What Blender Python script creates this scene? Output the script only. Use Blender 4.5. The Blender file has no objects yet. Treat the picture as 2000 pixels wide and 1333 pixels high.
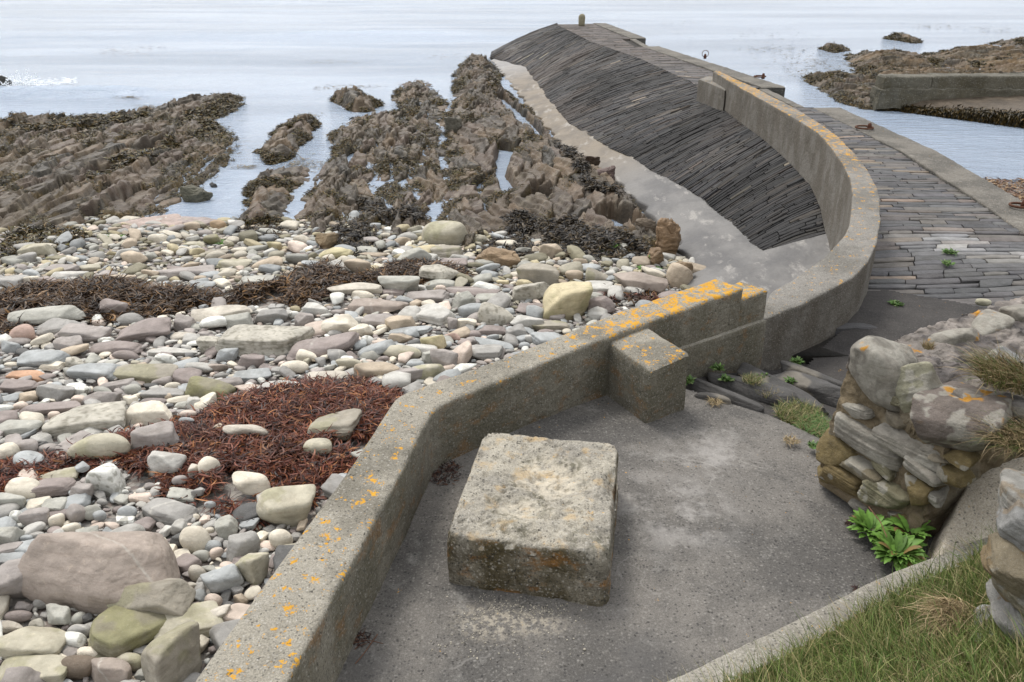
import bpy, math, random
import numpy as np
from mathutils import Vector
SC = bpy.context.scene
COL = SC.collection
# ------------------------------------------------------------------ camera, world, sun, exposure
F = 1600.0                       # focal length in pixels of the 2000 px wide photograph
CAMZ = 5.0
TH = math.atan(766.5 / F)
cam = bpy.data.objects.new("camera", bpy.data.cameras.new("camera"))
COL.objects.link(cam); SC.camera = cam
cam.location = (0, 0, CAMZ)
cam.rotation_euler = (math.radians(90) - TH, 0, 0)
cam.data.sensor_width = 36; cam.data.lens = F / 2000 * 36
cam.data.clip_start = 0.05; cam.data.clip_end = 4000
SUN_EL, SUN_AZ = math.radians(58), math.radians(-32)      # sun ahead, a little to the left, behind cloud
W = bpy.data.worlds.new("World"); SC.world = W; W.use_nodes = True
wn = W.node_tree; bg = wn.nodes["Background"]
sky = wn.nodes.new("ShaderNodeTexSky"); sky.sky_type = 'NISHITA'; sky.sun_disc = False
sky.sun_elevation = SUN_EL; sky.sun_rotation = SUN_AZ; sky.air_density = 1; sky.dust_density = 4
hs = wn.nodes.new("ShaderNodeHueSaturation"); hs.inputs['Saturation'].default_value = 0.35
mx = wn.nodes.new("ShaderNodeMix"); mx.data_type = 'RGBA'; mx.inputs[0].default_value = 0.6
mx.inputs[7].default_value = (9.0, 9.05, 9.2, 1)
wn.links.new(sky.outputs[0], hs.inputs['Color']); wn.links.new(hs.outputs[0], mx.inputs[6])
wn.links.new(mx.outputs[2], bg.inputs[0]); bg.inputs[1].default_value = 0.118
sl = bpy.data.lights.new("sun", 'SUN'); sl.energy = 1.35; sl.angle = math.radians(14); sl.color = (1, .95, .88)
so = bpy.data.objects.new("sun", sl); COL.objects.link(so)
sd = Vector((math.sin(SUN_AZ) * math.cos(SUN_EL), math.cos(SUN_AZ) * math.cos(SUN_EL), math.sin(SUN_EL)))
so.rotation_euler = (-sd).to_track_quat('-Z', 'Y').to_euler(); so.location = (0, 0, 30)
SC.view_settings.view_transform = 'Standard'; SC.view_settings.look = 'None'
SC.view_settings.exposure = 0.62; SC.view_settings.gamma = 1
SC.cycles.max_bounces = 5; SC.cycles.diffuse_bounces = 3; SC.cycles.glossy_bounces = 3
SC.cycles.transparent_max_bounces = 6; SC.cycles.use_denoising = True

# ------------------------------------------------------------------ measuring helpers
CT, ST = math.cos(TH), math.sin(TH)
def ray(x, y):
    a = (x - 1000) / F; b = (y - 666.5) / F
    return np.array([a, CT - b * ST, -ST - b * CT])
def G(x, y, z):                  # photo measurement -> place in the world at height z
    d = ray(x, y); t = (z - CAMZ) / d[2]
    return np.array([d[0] * t, d[1] * t, z])
def Gs(x, y, fn, up=0.0):        # ... on a sloping surface
    z = 0.5
    for _ in range(12):
        p = G(x, y, z); z = 0.5 * z + 0.5 * (float(fn(p[0], p[1])) + up)
    return G(x, y, z)
def scale_at(p):                 # pixels per metre at p
    d = p[1] * CT - (p[2] - CAMZ) * ST
    return F / d
def poly(pts, z):
    return np.array([G(x, y, z)[:2] for x, y in pts])
def proj(P):
    P = np.atleast_2d(P); dz = P[:, 2] - CAMZ
    d = P[:, 1] * CT - dz * ST; dn = -P[:, 1] * ST - dz * CT
    d = np.where(d < .1, .1, d)
    return 1000 + F * P[:, 0] / d, 666.5 + F * dn / d
def smooth(t): t = np.clip(t, 0, 1); return t * t * (3 - 2 * t)

# ------------------------------------------------------------------ noise
def _h(i, j, k, s):
    n = (i.astype(np.int64) * 374761393 + j.astype(np.int64) * 668265263 + k.astype(np.int64) * 2147483647 + s * 974634777) & 0xffffffff
    n = ((n ^ (n >> 13)) * 1274126177) & 0xffffffff
    n = ((n ^ (n >> 16)) * 2246822519) & 0xffffffff
    return ((n ^ (n >> 15)) & 0xffffff) / float(0xffffff)
def vnoise(P, s=0):
    P = np.asarray(P, float); i = np.floor(P); f = P - i; f = f * f * (3 - 2 * f); i = i.astype(np.int64)
    r = 0
    for a in (0, 1):
        wa = f[:, 0] if a else 1 - f[:, 0]
        for b in (0, 1):
            wb = f[:, 1] if b else 1 - f[:, 1]
            for c in (0, 1):
                wc = f[:, 2] if c else 1 - f[:, 2]
                r = r + wa * wb * wc * _h(i[:, 0] + a, i[:, 1] + b, i[:, 2] + c, s)
    return r * 2 - 1
def fbm(P, sc=1.0, oc=4, s=0, gain=.5):
    P = np.asarray(P, float) * sc; r = 0; a = 1; t = 0
    for o in range(oc):
        r = r + a * vnoise(P * (2.03 ** o) + 17.3 * o, s + o); t += a; a *= gain
    return r / t
def P3(X, Y, Z=0): return np.stack([X, Y, np.zeros_like(X) + Z], -1)
def worley(X, Y, s=0, jit=.9):   # F1, F2, random of nearest cell x3, offset from its centre
    i = np.floor(X).astype(np.int64); j = np.floor(Y).astype(np.int64); z = i * 0
    f1 = np.full(X.shape, 9.); f2 = f1.copy(); ox = f1 * 0; oy = f1 * 0; ci = i.copy(); cj = j.copy()
    for a in (-1, 0, 1):
        for b in (-1, 0, 1):
            cx = i + a + .5 + (_h(i + a, j + b, z, s) - .5) * jit; cy = j + b + .5 + (_h(i + a, j + b, z + 7, s) - .5) * jit
            d = np.hypot(X - cx, Y - cy); n = d < f1
            f2 = np.where(n, f1, np.minimum(f2, d)); f1 = np.where(n, d, f1)
            ox = np.where(n, X - cx, ox); oy = np.where(n, Y - cy, oy); ci = np.where(n, i + a, ci); cj = np.where(n, j + b, cj)
    return f1, f2, [_h(ci, cj, z + k, s + 31) for k in (1, 2, 3, 4)], ox, oy
def sdf(X, Y, pg):               # distance to the outline, positive inside
    d = np.full(X.shape, 1e9); ins = np.zeros(X.shape, bool); n = len(pg)
    for k in range(n):
        ax, ay = pg[k]; bx, by = pg[(k + 1) % n]
        ex, ey = bx - ax, by - ay; L = ex * ex + ey * ey + 1e-12
        t = np.clip(((X - ax) * ex + (Y - ay) * ey) / L, 0, 1)
        d = np.minimum(d, np.hypot(X - ax - t * ex, Y - ay - t * ey))
        c = ((ay > Y) != (by > Y)) & (X < (bx - ax) * (Y - ay) / (by - ay + 1e-15) + ax)
        ins ^= c
    return np.where(ins, d, -d)

# ------------------------------------------------------------------ mesh helpers
def tag(o, label=None, cat=None, group=None, kind=None):
    for k, v in (('label', label), ('category', cat), ('group', group), ('kind', kind)):
        if v: o[k] = v
    return o
def mesh(name, V, Fs, mat, parent=None, col=None, smooth_=True, flat_last=False, attrs=None, origin=None):
    V = np.asarray(V, float).reshape(-1, 3)
    if not isinstance(Fs, (list, tuple)): Fs = [Fs]
    Fs = [np.asarray(f, np.int64) for f in Fs if len(f)]
    if origin is None:
        origin = np.zeros(3) if parent is not None else np.array([V[:, 0].mean(), V[:, 1].mean(), V[:, 2].min()])
    org = np.asarray(origin, float)
    off = org.copy()
    if parent is not None: off = np.array(parent['_o']) if '_o' in parent else np.zeros(3)
    m = bpy.data.meshes.new(name)
    m.vertices.add(len(V)); m.vertices.foreach_set('co', (V - off).astype(np.float32).ravel())
    nl = sum(f.size for f in Fs); npg = sum(len(f) for f in Fs)
    m.loops.add(nl); m.polygons.add(npg)
    m.loops.foreach_set('vertex_index', np.concatenate([f.ravel() for f in Fs]).astype(np.int32))
    tot = np.concatenate([np.full(len(f), f.shape[1]) for f in Fs]); st = np.concatenate([[0], np.cumsum(tot)[:-1]])
    m.polygons.foreach_set('loop_start', st.astype(np.int32))
    try: m.polygons.foreach_set('loop_total', tot.astype(np.int32))
    except Exception: pass
    sm = np.full(npg, smooth_)
    if flat_last: sm[-len(Fs[-1]):] = False
    m.polygons.foreach_set('use_smooth', sm)
    if col is not None:
        c = np.asarray(col, float)
        if c.ndim == 1: c = np.tile(c, (len(V), 1))
        a = m.color_attributes.new('Col', 'FLOAT_COLOR', 'POINT')
        a.data.foreach_set('color', np.concatenate([c[:, :3], np.ones((len(c), 1))], 1).astype(np.float32).ravel())
    for k, v in (attrs or {}).items():
        a = m.attributes.new(k, 'FLOAT', 'POINT'); a.data.foreach_set('value', (np.zeros(len(V)) + v).astype(np.float32))
    m.materials.append(mat); m.update(calc_edges=True); m.validate()
    o = bpy.data.objects.new(name, m); COL.objects.link(o)
    if parent is not None: o.parent = parent
    else: o.location = off
    return o
def empty(name, loc):
    o = bpy.data.objects.new(name, None); COL.objects.link(o); o.location = loc; o.empty_display_size = .1
    o['_o'] = [float(v) for v in loc]; return o
def grid_faces(n, m):            # n rows of m points
    i = np.arange(n - 1)[:, None] * m + np.arange(m - 1)[None]
    i = i.ravel(); return np.stack([i, i + 1, i + m + 1, i + m], 1)
def compact(V, Fq, *arrs):
    u, inv = np.unique(Fq, return_inverse=True)
    return (V[u], inv.reshape(Fq.shape)) + tuple(a[u] for a in arrs)
_ico = {}
def ico(l):
    if l in _ico: return _ico[l]
    t = (1 + 5 ** .5) / 2
    V = np.array([(-1, t, 0), (1, t, 0), (-1, -t, 0), (1, -t, 0), (0, -1, t), (0, 1, t), (0, -1, -t), (0, 1, -t), (t, 0, -1), (t, 0, 1), (-t, 0, -1), (-t, 0, 1)], float)
    Fc = np.array([(0, 11, 5), (0, 5, 1), (0, 1, 7), (0, 7, 10), (0, 10, 11), (1, 5, 9), (5, 11, 4), (11, 10, 2), (10, 7, 6), (7, 1, 8), (3, 9, 4), (3, 4, 2), (3, 2, 6), (3, 6, 8), (3, 8, 9), (4, 9, 5), (2, 4, 11), (6, 2, 10), (8, 6, 7), (9, 8, 1)])
    V /= np.linalg.norm(V, axis=1)[:, None]
    for _ in range(l):
        e = np.sort(np.concatenate([Fc[:, [0, 1]], Fc[:, [1, 2]], Fc[:, [2, 0]]]), 1)
        u, inv = np.unique(e, axis=0, return_inverse=True); inv = inv.ravel()
        mid = V[u].mean(1); mid /= np.linalg.norm(mid, axis=1)[:, None]
        n = len(V); k = len(Fc); a, b, c = n + inv[:k], n + inv[k:2 * k], n + inv[2 * k:]
        V = np.concatenate([V, mid])
        Fc = np.concatenate([np.stack(q, 1) for q in ((Fc[:, 0], a, c), (Fc[:, 1], b, a), (Fc[:, 2], c, b), (a, b, c))])
    _ico[l] = (V, Fc); return V, Fc
def rock(rng, dims, lvl, kind='box', rough=.03):
    """a weathered stone centred on the origin, full size dims; returns vertices and faces"""
    d, Fc = ico(lvl)
    ax = np.concatenate([np.eye(3), -np.eye(3)])
    tilt = {'box': .16, 'slab': .12, 'round': .25, 'egg': .05, 'wedge': .35}[kind]
    ax = ax + rng.normal(0, tilt, ax.shape) * 1.1; ax /= np.linalg.norm(ax, axis=1)[:, None]
    nr = {'box': 7, 'slab': 6, 'round': 6, 'egg': 2, 'wedge': 9}[kind]
    ex = rng.normal(0, 1, (nr, 3)); ex /= np.linalg.norm(ex, axis=1)[:, None]
    h = np.concatenate([np.ones(6), rng.uniform(.84, 1.2, nr)]); N = np.concatenate([ax, ex])
    p = {'box': 15, 'slab': 12, 'round': 6, 'egg': 2.4, 'wedge': 24}[kind] * rng.uniform(.85, 1.2)
    r = (np.maximum(d @ N.T / h, 0) ** p).sum(1) ** (-1 / p); r = np.minimum(r, 1.75)
    V = d * r[:, None]
    asp = np.array(dims) / max(dims)
    Q = V * asp; off = rng.uniform(-50, 50, 3)
    k = {'box': 1.0, 'slab': 1.0, 'round': .7, 'egg': .35, 'wedge': 1.1}[kind]
    dis = fbm(Q + off, 1.6, 3, 3) * .09 * k + fbm(Q + off, 6, 4, 9) * rough * k
    if kind in ('box', 'slab', 'wedge') and lvl >= 3:
        rid = 1 - np.abs(fbm(Q * np.array([1, 1, 2.2]) + off, 2.6, 3, 21)) * 2
        dis = dis - np.maximum(rid - .9, 0) * .16
        if kind == 'slab':
            dis = dis + np.where(np.abs(d[:, 2]) < .75, fbm(np.stack([Q[:, 2] * 9, Q[:, 0] * .6, Q[:, 1] * .6], 1) + off, 1, 3, 5) * .07, 0)
    V = V * (1 + dis)[:, None]
    lo, hi = V.min(0), V.max(0); V = (V - (lo + hi) / 2) / (hi - lo) * np.array(dims)
    return V, Fc
def rotz(V, a):
    c, s = math.cos(a), math.sin(a); return V @ np.array([[c, s, 0], [-s, c, 0], [0, 0, 1]])
def rot(V, e):
    from mathutils import Euler
    return V @ np.array(Euler(e).to_matrix()).T
def lin(c):
    c = np.asarray(c, float) / 255; return np.where(c < .04045, c / 12.92, ((c + .055) / 1.055) ** 2.4)

# ------------------------------------------------------------------ materials
class NT:
    def __init__(s, name):
        s.m = bpy.data.materials.new(name); s.m.use_nodes = True; s.t = s.m.node_tree; s.b = s.t.nodes['Principled BSDF']
        s.g = s.t.nodes.new('ShaderNodeNewGeometry')
        s.pos = s.g.outputs['Position']
    def put(s, sock, v):
        if isinstance(v, bpy.types.NodeSocket): s.t.links.new(v, sock)
        elif v is not None:
            if sock.type == 'RGBA' and len(v) == 3: v = (*v, 1)
            sock.default_value = v
    def vmul(s, v, k):
        n = s.t.nodes.new('ShaderNodeVectorMath'); n.operation = 'MULTIPLY'; s.put(n.inputs[0], v); n.inputs[1].default_value = k; return n.outputs[0]
    def noise(s, sc, det=4, v=None, rough=.55, dist=0):
        n = s.t.nodes.new('ShaderNodeTexNoise'); s.put(n.inputs['Vector'], v or s.pos)
        n.inputs['Scale'].default_value = sc; n.inputs['Detail'].default_value = det; n.inputs['Roughness'].default_value = rough; n.inputs['Distortion'].default_value = dist
        return n.outputs[0]
    def voro(s, sc, v=None, feat='F1', out='Distance', rnd=1):
        n = s.t.nodes.new('ShaderNodeTexVoronoi'); n.feature = feat; s.put(n.inputs['Vector'], v or s.pos); n.inputs['Scale'].default_value = sc
        n.inputs['Randomness'].default_value = rnd
        return n.outputs[out]
    def ramp(s, v, a, b, lo=0., hi=1.):
        n = s.t.nodes.new('ShaderNodeMapRange'); n.interpolation_type = 'SMOOTHSTEP'; s.put(n.inputs[0], v)
        for i, q in ((1, a), (2, b), (3, lo), (4, hi)): s.put(n.inputs[i], q)
        return n.outputs[0]
    def mix(s, f, a, b, mode='MIX'):
        n = s.t.nodes.new('ShaderNodeMix'); n.data_type = 'RGBA'; n.blend_type = mode
        s.put(n.inputs[0], f); s.put(n.inputs[6], a); s.put(n.inputs[7], b); return n.outputs[2]
    def math(s, op, a, b=0.):
        n = s.t.nodes.new('ShaderNodeMath'); n.operation = op; s.put(n.inputs[0], a); s.put(n.inputs[1], b); return n.outputs[0]
    def attr(s, nm, out='Color'):
        n = s.t.nodes.new('ShaderNodeAttribute'); n.attribute_name = nm; return n.outputs[out]
    def sep(s, v, i):
        n = s.t.nodes.new('ShaderNodeSeparateXYZ'); s.put(n.inputs[0], v); return n.outputs[i]
    def bump(s, hgt, dist, strength=1., nrm=None):
        n = s.t.nodes.new('ShaderNodeBump'); s.put(n.inputs['Height'], hgt); n.inputs['Distance'].default_value = dist
        n.inputs['Strength'].default_value = strength; s.put(n.inputs['Normal'], nrm); return n.outputs[0]
    def fin(s, col, rough, nrm=None, spec=.4):
        s.put(s.b.inputs['Base Color'], col); s.put(s.b.inputs['Roughness'], rough)
        s.b.inputs['Specular IOR Level'].default_value = spec; s.put(s.b.inputs['Normal'], nrm); return s.m

def concrete(name, base, dark, side, agg=75., stain=1.4, side_amt=.75, light=(.42, .40, .36), bumpd=.010, aggd=(.05, .05, .048), aggl=.5, rust=.0, pitty=0.):
    n = NT(name)
    big = n.noise(stain, 7, rough=.62); med = n.noise(stain * 6, 6, rough=.65); fine = n.noise(140, 3)
    c = n.mix(n.ramp(big, .42, .62), base, dark)
    c = n.mix(n.ramp(med, .45, .7, 0, .55), c, dark)
    c = n.mix(n.ramp(n.noise(stain * 3.3, 6, rough=.7), .58, .72, 0, .5), c, light)
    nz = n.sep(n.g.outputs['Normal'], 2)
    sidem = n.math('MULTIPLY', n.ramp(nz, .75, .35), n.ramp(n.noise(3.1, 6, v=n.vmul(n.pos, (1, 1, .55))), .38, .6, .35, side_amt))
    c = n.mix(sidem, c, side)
    if rust:
        rm = n.math('MULTIPLY', n.ramp(nz, .75, .35), n.ramp(n.noise(5.2, 7, v=n.vmul(n.pos, (1, 1, 1.6)), rough=.7), .52, .66, 0, rust))
        c = n.mix(rm, c, (.30, .15, .045))
    rc = n.sep(n.voro(agg, out='Color'), 0); vd = n.voro(agg)
    near = n.ramp(vd, .5, .25)
    c = n.mix(n.math('MULTIPLY', n.ramp(rc, .80, .86, 0, aggl), near), c, (.50, .48, .44))
    c = n.mix(n.math('MULTIPLY', n.ramp(rc, .24, .18, 0, .6), near), c, aggd)
    c = n.mix(n.ramp(fine, .35, .62, 0, .75), c, n.mix(1., c, (.55, .55, .54), 'MULTIPLY'))
    c = n.mix(n.ramp(n.noise(70, 3), .56, .68, 0, .35), c, light)
    fz = n.math('FRACT', n.math('DIVIDE', n.math('ADD', n.sep(n.pos, 2), n.math('MULTIPLY', n.noise(2., 2), .02)), .15)); ln_ = n.math('MULTIPLY', n.ramp(n.math('ABSOLUTE', n.math('SUBTRACT', fz, .5)), .03, .012), n.ramp(nz, .5, .2))
    c = n.mix(n.math('MULTIPLY', ln_, n.ramp(n.noise(1.5, 3), .4, .6, .1, .55)), c, n.mix(1., c, (.5, .49, .45), 'MULTIPLY'))
    pitm = n.ramp(n.noise(38, 4, rough=.6), .66 - pitty, .71 - pitty)
    c = n.mix(n.math('MULTIPLY', pitm, .75), c, (.045, .043, .036))
    L = n.attr('Lich', 'Fac')
    lt = n.math('SUBTRACT', .655, n.math('MULTIPLY', L, .19))
    ln = n.math('ADD', n.math('MULTIPLY', n.noise(13, 5, rough=.6), .62), n.math('MULTIPLY', n.noise(60, 3), .38))
    lm = n.math('MULTIPLY', n.ramp(n.math('SUBTRACT', ln, lt), 0., .035), n.ramp(nz, .2, .6))
    c = n.mix(lm, c, n.mix(n.noise(9, 3), (.44, .21, .02), (.64, .36, .045)))
    h = n.math('ADD', n.math('MULTIPLY', fine, .5), n.math('MULTIPLY', rc, .35))
    h = n.math('SUBTRACT', h, n.math('MULTIPLY', pitm, 1.6))
    b = n.bump(h, bumpd, .9)
    b = n.bump(n.noise(18, 6), bumpd * 3, .6, b)
    return n.fin(c, .88, b, .25)

M = {}
def floor_extra(m):
    t = m.node_tree; n = NT.__new__(NT); n.m = m; n.t = t; n.b = t.nodes['Principled BSDF']; n.g = t.nodes.new('ShaderNodeNewGeometry'); n.pos = n.g.outputs['Position']
    c = n.b.inputs['Base Color'].links[0].from_socket
    def blob(x, y, r, s_=1.):
        v = t.nodes.new('ShaderNodeVectorMath'); v.operation = 'DISTANCE'; n.put(v.inputs[0], n.vmul(n.pos, (1, s_, 0))); v.inputs[1].default_value = (x, y * s_, 0); return n.ramp(v.outputs['Value'], r, r * .2)
    nz_ = n.noise(26, 7, rough=.72); p = n.math('MULTIPLY', n.math('MAXIMUM', blob(-.08, 3.05, .30, 1.6), blob(.12, 3.04, .22, 1.8)), n.ramp(nz_, .46, .58)); c = n.mix(n.math('MULTIPLY', p, .5), c, (.50, .45, .36))
    w = n.math('MULTIPLY', n.math('MAXIMUM', blob(.95, 3.95, .55), blob(1.35, 4.6, .45)), n.ramp(n.noise(4., 7, rough=.7), .42, .62)); c = n.mix(n.math('MULTIPLY', w, .5), c, (.40, .385, .365))
    d_ = n.math('MULTIPLY', n.math('MAXIMUM', blob(-.55, 2.6, .45), blob(.45, 2.75, .5)), n.ramp(n.noise(3., 6), .4, .6)); c = n.mix(n.math('MULTIPLY', d_, .55), c, (.085, .083, .082))
    for sd_, sc_ in ((0, .55), (7.3, .8)):
        q = n.noise(sc_, 4, v=n.vmul(n.pos, (1, 1.4, 1)) , rough=.5, dist=.1); ck = n.ramp(n.math('ABSOLUTE', n.math('SUBTRACT', q, .5 + .004 * sd_)), .0035, .0008)
        c = n.mix(n.math('MULTIPLY', n.math('MULTIPLY', ck, n.ramp(n.noise(2.4, 3), .5, .64)), .2), c, (.40, .385, .36))
    n.put(n.b.inputs['Base Color'], c)
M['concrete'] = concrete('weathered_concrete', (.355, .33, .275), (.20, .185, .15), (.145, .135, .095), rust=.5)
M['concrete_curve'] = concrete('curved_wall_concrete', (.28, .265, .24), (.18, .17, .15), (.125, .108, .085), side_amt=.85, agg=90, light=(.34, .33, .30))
M['concrete_pier'] = concrete('coping_concrete', (.20, .185, .16), (.12, .112, .098), (.03, .03, .027), agg=60)
M['block'] = concrete('pitted_block_concrete', (.47, .435, .36), (.31, .29, .25), (.105, .085, .045), agg=62, stain=2.4, side_amt=1., light=(.58, .54, .46), bumpd=.014, rust=.85, pitty=.02)
M['floor'] = concrete('floor_concrete', (.195, .182, .166), (.105, .100, .094), (.1, .1, .09), agg=58, stain=.9, light=(.33, .32, .30), bumpd=.004, aggd=(.028, .028, .03), aggl=.22)
M['jetty'] = concrete('jetty_concrete', (.17, .16, .13), (.085, .08, .062), (.10, .085, .05), agg=40, stain=1.1, side_amt=.7, light=(.26, .25, .22))
def block_extra(m):
    t = m.node_tree; n = NT.__new__(NT); n.m = m; n.t = t; n.b = t.nodes['Principled BSDF']; n.g = t.nodes.new('ShaderNodeNewGeometry'); n.pos = n.g.outputs['Position']
    c = n.b.inputs['Base Color'].links[0].from_socket; nz = n.ramp(n.sep(n.g.outputs['Normal'], 2), .4, .7)
    c = n.mix(n.math('MULTIPLY', n.math('MULTIPLY', n.attr('Hol', 'Fac'), n.ramp(n.noise(14, 5, rough=.65), .36, .56)), .8), c, (.60, .54, .43))
    c = n.mix(n.math('MULTIPLY', n.math('MULTIPLY', n.ramp(n.noise(6.5, 6, rough=.65), .54, .66), nz), .6), c, (.46, .34, .19))
    c = n.mix(n.math('MULTIPLY', n.math('MULTIPLY', n.attr('Rim', 'Fac'), n.ramp(n.noise(34, 4), .42, .56)), .75), c, (.10, .095, .06))
    n.put(n.b.inputs['Base Color'], c)
block_extra(M['block']); floor_extra(M['floor'])
M['tarmac'] = concrete('tarmac', (.07, .065, .062), (.048, .045, .044), (.05, .05, .05), agg=80, stain=1.3, light=(.12, .11, .1), bumpd=.003, aggl=.1)
M['haunch'] = concrete('haunch_concrete', (.62, .565, .47), (.46, .41, .33), (.48, .42, .34), agg=60, light=(.68, .63, .54), bumpd=.006)
M['joint'] = concrete('dark_joint', (.05, .045, .04), (.03, .028, .025), (.04, .04, .035), aggl=.0, light=(.06, .055, .05))
M['kerb'] = concrete('kerb_concrete', (.34, .32, .275), (.22, .205, .175), (.25, .23, .2), agg=55, light=(.42, .39, .34), bumpd=.005)

def stonemat(name, rough=.7, var=.45, sc=9., bd=.006, spec=.35, speck=.3, vein=.0):
    n = NT(name); a = n.attr('Col')
    c = n.mix(n.ramp(n.noise(sc, 6, rough=.65), .35, .7, 0, var), a, n.mix(1., a, (.55, .55, .52), 'MULTIPLY'))
    c = n.mix(n.ramp(n.noise(sc * 2.7, 5, rough=.6), .55, .75, 0, .5), c, n.mix(1., c, (1.5, 1.46, 1.38), 'MULTIPLY'))
    c = n.mix(n.ramp(n.noise(sc * 22, 3), .6, .72, 0, speck), c, (.55, .54, .5))
    c = n.mix(n.ramp(n.noise(sc * 16, 3), .4, .3, 0, speck), c, (.06, .055, .045))
    lay = n.noise(1., 5, v=n.vmul(n.pos, (sc * .5, sc * .5, sc * 4)), rough=.6); c = n.mix(n.ramp(lay, .5, .66, 0, .45), c, n.mix(1., c, (.66, .63, .6), 'MULTIPLY'))
    vn = n.math('ABSOLUTE', n.math('SUBTRACT', n.noise(sc * .5, 2), .5)); c = n.mix(n.math('MULTIPLY', n.math('MULTIPLY', n.ramp(vn, .006, .001), n.ramp(n.noise(sc * .3, 2), .52, .6)), vein), c, (.6, .58, .53))
    b = n.bump(n.noise(sc * 3, 7, rough=.65), bd * 2, .7); b = n.bump(n.noise(sc * 20, 3), bd * .5, .7, b)
    return n.fin(c, rough, b, spec)
M['stone'] = stonemat('beach_stone_mat')
M['slate'] = stonemat('slate_stone_mat', vein=.0, rough=.62, var=.6, sc=7, bd=.008, spec=.22, speck=.12)
M['rock'] = stonemat('reef_rock_mat', rough=.55, var=.8, sc=5, bd=.02, spec=.3, speck=.22, vein=.0)
M['wallstone'] = stonemat('lichened_wall_stone', rough=.85, var=.55, sc=16, bd=.008, spec=.25, speck=.45)
def leafmat(name, rough=.5, spec=.4, tr=0.):
    n = NT(name); a = n.attr('Col'); n.b.inputs['Subsurface Weight'].default_value = 0
    return n.fin(a, rough, None, spec)
M['weed'] = leafmat('wet_seaweed', .5, .3); M['leaf'] = leafmat('leaf', .55, .3); M['grass'] = leafmat('grass_blade', .6, .25)
M['soil'] = stonemat('thatch_soil', .9, .6, 20, .01, .1, .1)
M['rust'] = stonemat('rusty_iron', .8, .6, 30, .004, .2)
n = NT('beach_gravel')
vc = n.voro(16, out='Color'); vd = n.voro(16)
c = n.mix(n.sep(vc, 0), (.16, .155, .15), (.36, .33, .29)); c = n.mix(n.ramp(n.sep(vc, 1), .6, .7, 0, .6), c, (.2, .15, .13))
zz = n.sep(n.pos, 2)
c = n.mix(n.ramp(zz, .1, -.1), c, (.32, .27, .2))
M['gravel'] = n.fin(c, .7, n.bump(vd, .03, 1.))
# sea: reflecting shallow water, body colour paled to stand in for bright sky reflection
n = NT('sea_water')
v1 = n.noise(1., 6, v=n.vmul(n.pos, (1.1, 3.2, 1)), rough=.62); v2 = n.noise(1., 4, v=n.vmul(n.pos, (5., 13., 1)), rough=.6)
b = n.bump(v1, .16, 1.); b = n.bump(v2, .045, 1., b)
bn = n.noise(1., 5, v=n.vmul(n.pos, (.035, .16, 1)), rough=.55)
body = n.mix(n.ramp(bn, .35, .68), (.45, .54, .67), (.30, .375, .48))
n.b.inputs['IOR'].default_value = 1.34; n.b.inputs['Transmission Weight'].default_value = 0.0
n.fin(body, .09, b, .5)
n.b.inputs['Alpha'].default_value = .82
M['sea'] = n.m
n = NT('foam'); M['foam'] = n.fin((.85, .88, .9), .8, None, .3)

# ------------------------------------------------------------------ shape of the place (metres, sea level = 0)
def ip(y, pts):
    p = np.array(sorted(pts)); return np.interp(y, p[:, 0], p[:, 1])
OUT = [(955, 112, 0), (975, 145, 0), (1010, 185, 0), (1045, 230, .02), (1080, 270, .02), (1110, 305, .03), (1150, 322, .04), (1180, 345, .05), (1228, 388, .08), (1255, 420, .1), (1288, 445, .12), (1318, 475, .18), (1335, 520, .28), (1345, 560, .4)]
OUTW = np.array([G(*p) for p in OUT])
def Ox(y): return np.interp(y, OUTW[::-1, 1], OUTW[::-1, 0], left=2.4)
def Oz(y): return np.interp(y, OUTW[::-1, 1], OUTW[::-1, 2])
INN = [(957, 113, .12), (1025, 133, .15), (1070, 195, .22), (1110, 240, .27), (1150, 265, .3), (1190, 290, .33), (1232, 308, .36), (1280, 340, .4), (1330, 364, .43), (1370, 387, .47), (1405, 420, .5), (1440, 447, .55), (1465, 475, .62), (1500, 495, .72), (1560, 490, .9), (1612, 480, 1.06)]
INW = np.array([G(*p) for p in INN]); INW = INW[np.argsort(-INW[:, 1])]
def Ix(y): return np.interp(y, INW[::-1, 1], INW[::-1, 0])
def Iz(y): return np.interp(y, INW[::-1, 1], INW[::-1, 2])
DZ = 1.6                                             # deck height
L_px = [(1393, 140), (1447, 172), (1510, 207), (1559, 235), (1598, 259), (1622, 287), (1643, 315), (1661, 350), (1664, 378), (1662, 413), (1659, 441), (1650, 457), (1633, 478), (1612, 501), (1580, 524), (1545, 548), (1507, 568)]
R_px = [(1402, 138), (1482, 175), (1545, 207), (1598, 238), (1636, 266), (1671, 301), (1696, 333), (1713, 364), (1719, 385), (1719, 420), (1720, 433), (1713, 475), (1696, 510), (1668, 538), (1615, 566), (1563, 591), (1510, 617)]
CZ = 2.25                                            # top of the curved wall
def wpts(px):
    s_ = np.clip((np.arange(len(px)) - 9) / (len(px) - 10), 0, 1); return np.array([G(x, y, CZ - .19 * k) for (x, y), k in zip(px, s_)])
LW3 = np.concatenate([wpts(L_px), [(2.18, 6.66, 2.06)]]); RW3 = np.concatenate([wpts(R_px), [(2.10, 6.48, 2.06)]]); LW, RW = LW3[:, :2], RW3[:, :2]
KW = [(44.2, 2.3), (42.9, 2.27), (35.5, 3.15), (29.5, 4.4), (24.1, 5.05)] + [(y, x) for x, y in LW if y < 21]
def Kx(y): return ip(y, KW)
def Kz(y): return ip(y, [(50, DZ), (21, DZ), (20.3, 1.58), (19, 1.56), (17, 1.55), (15.5, 1.5), (14.1, 1.4), (13.5, 1.36), (12.7, 1.3), (12, 1.12), (11, .98), (8, .9)])
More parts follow.
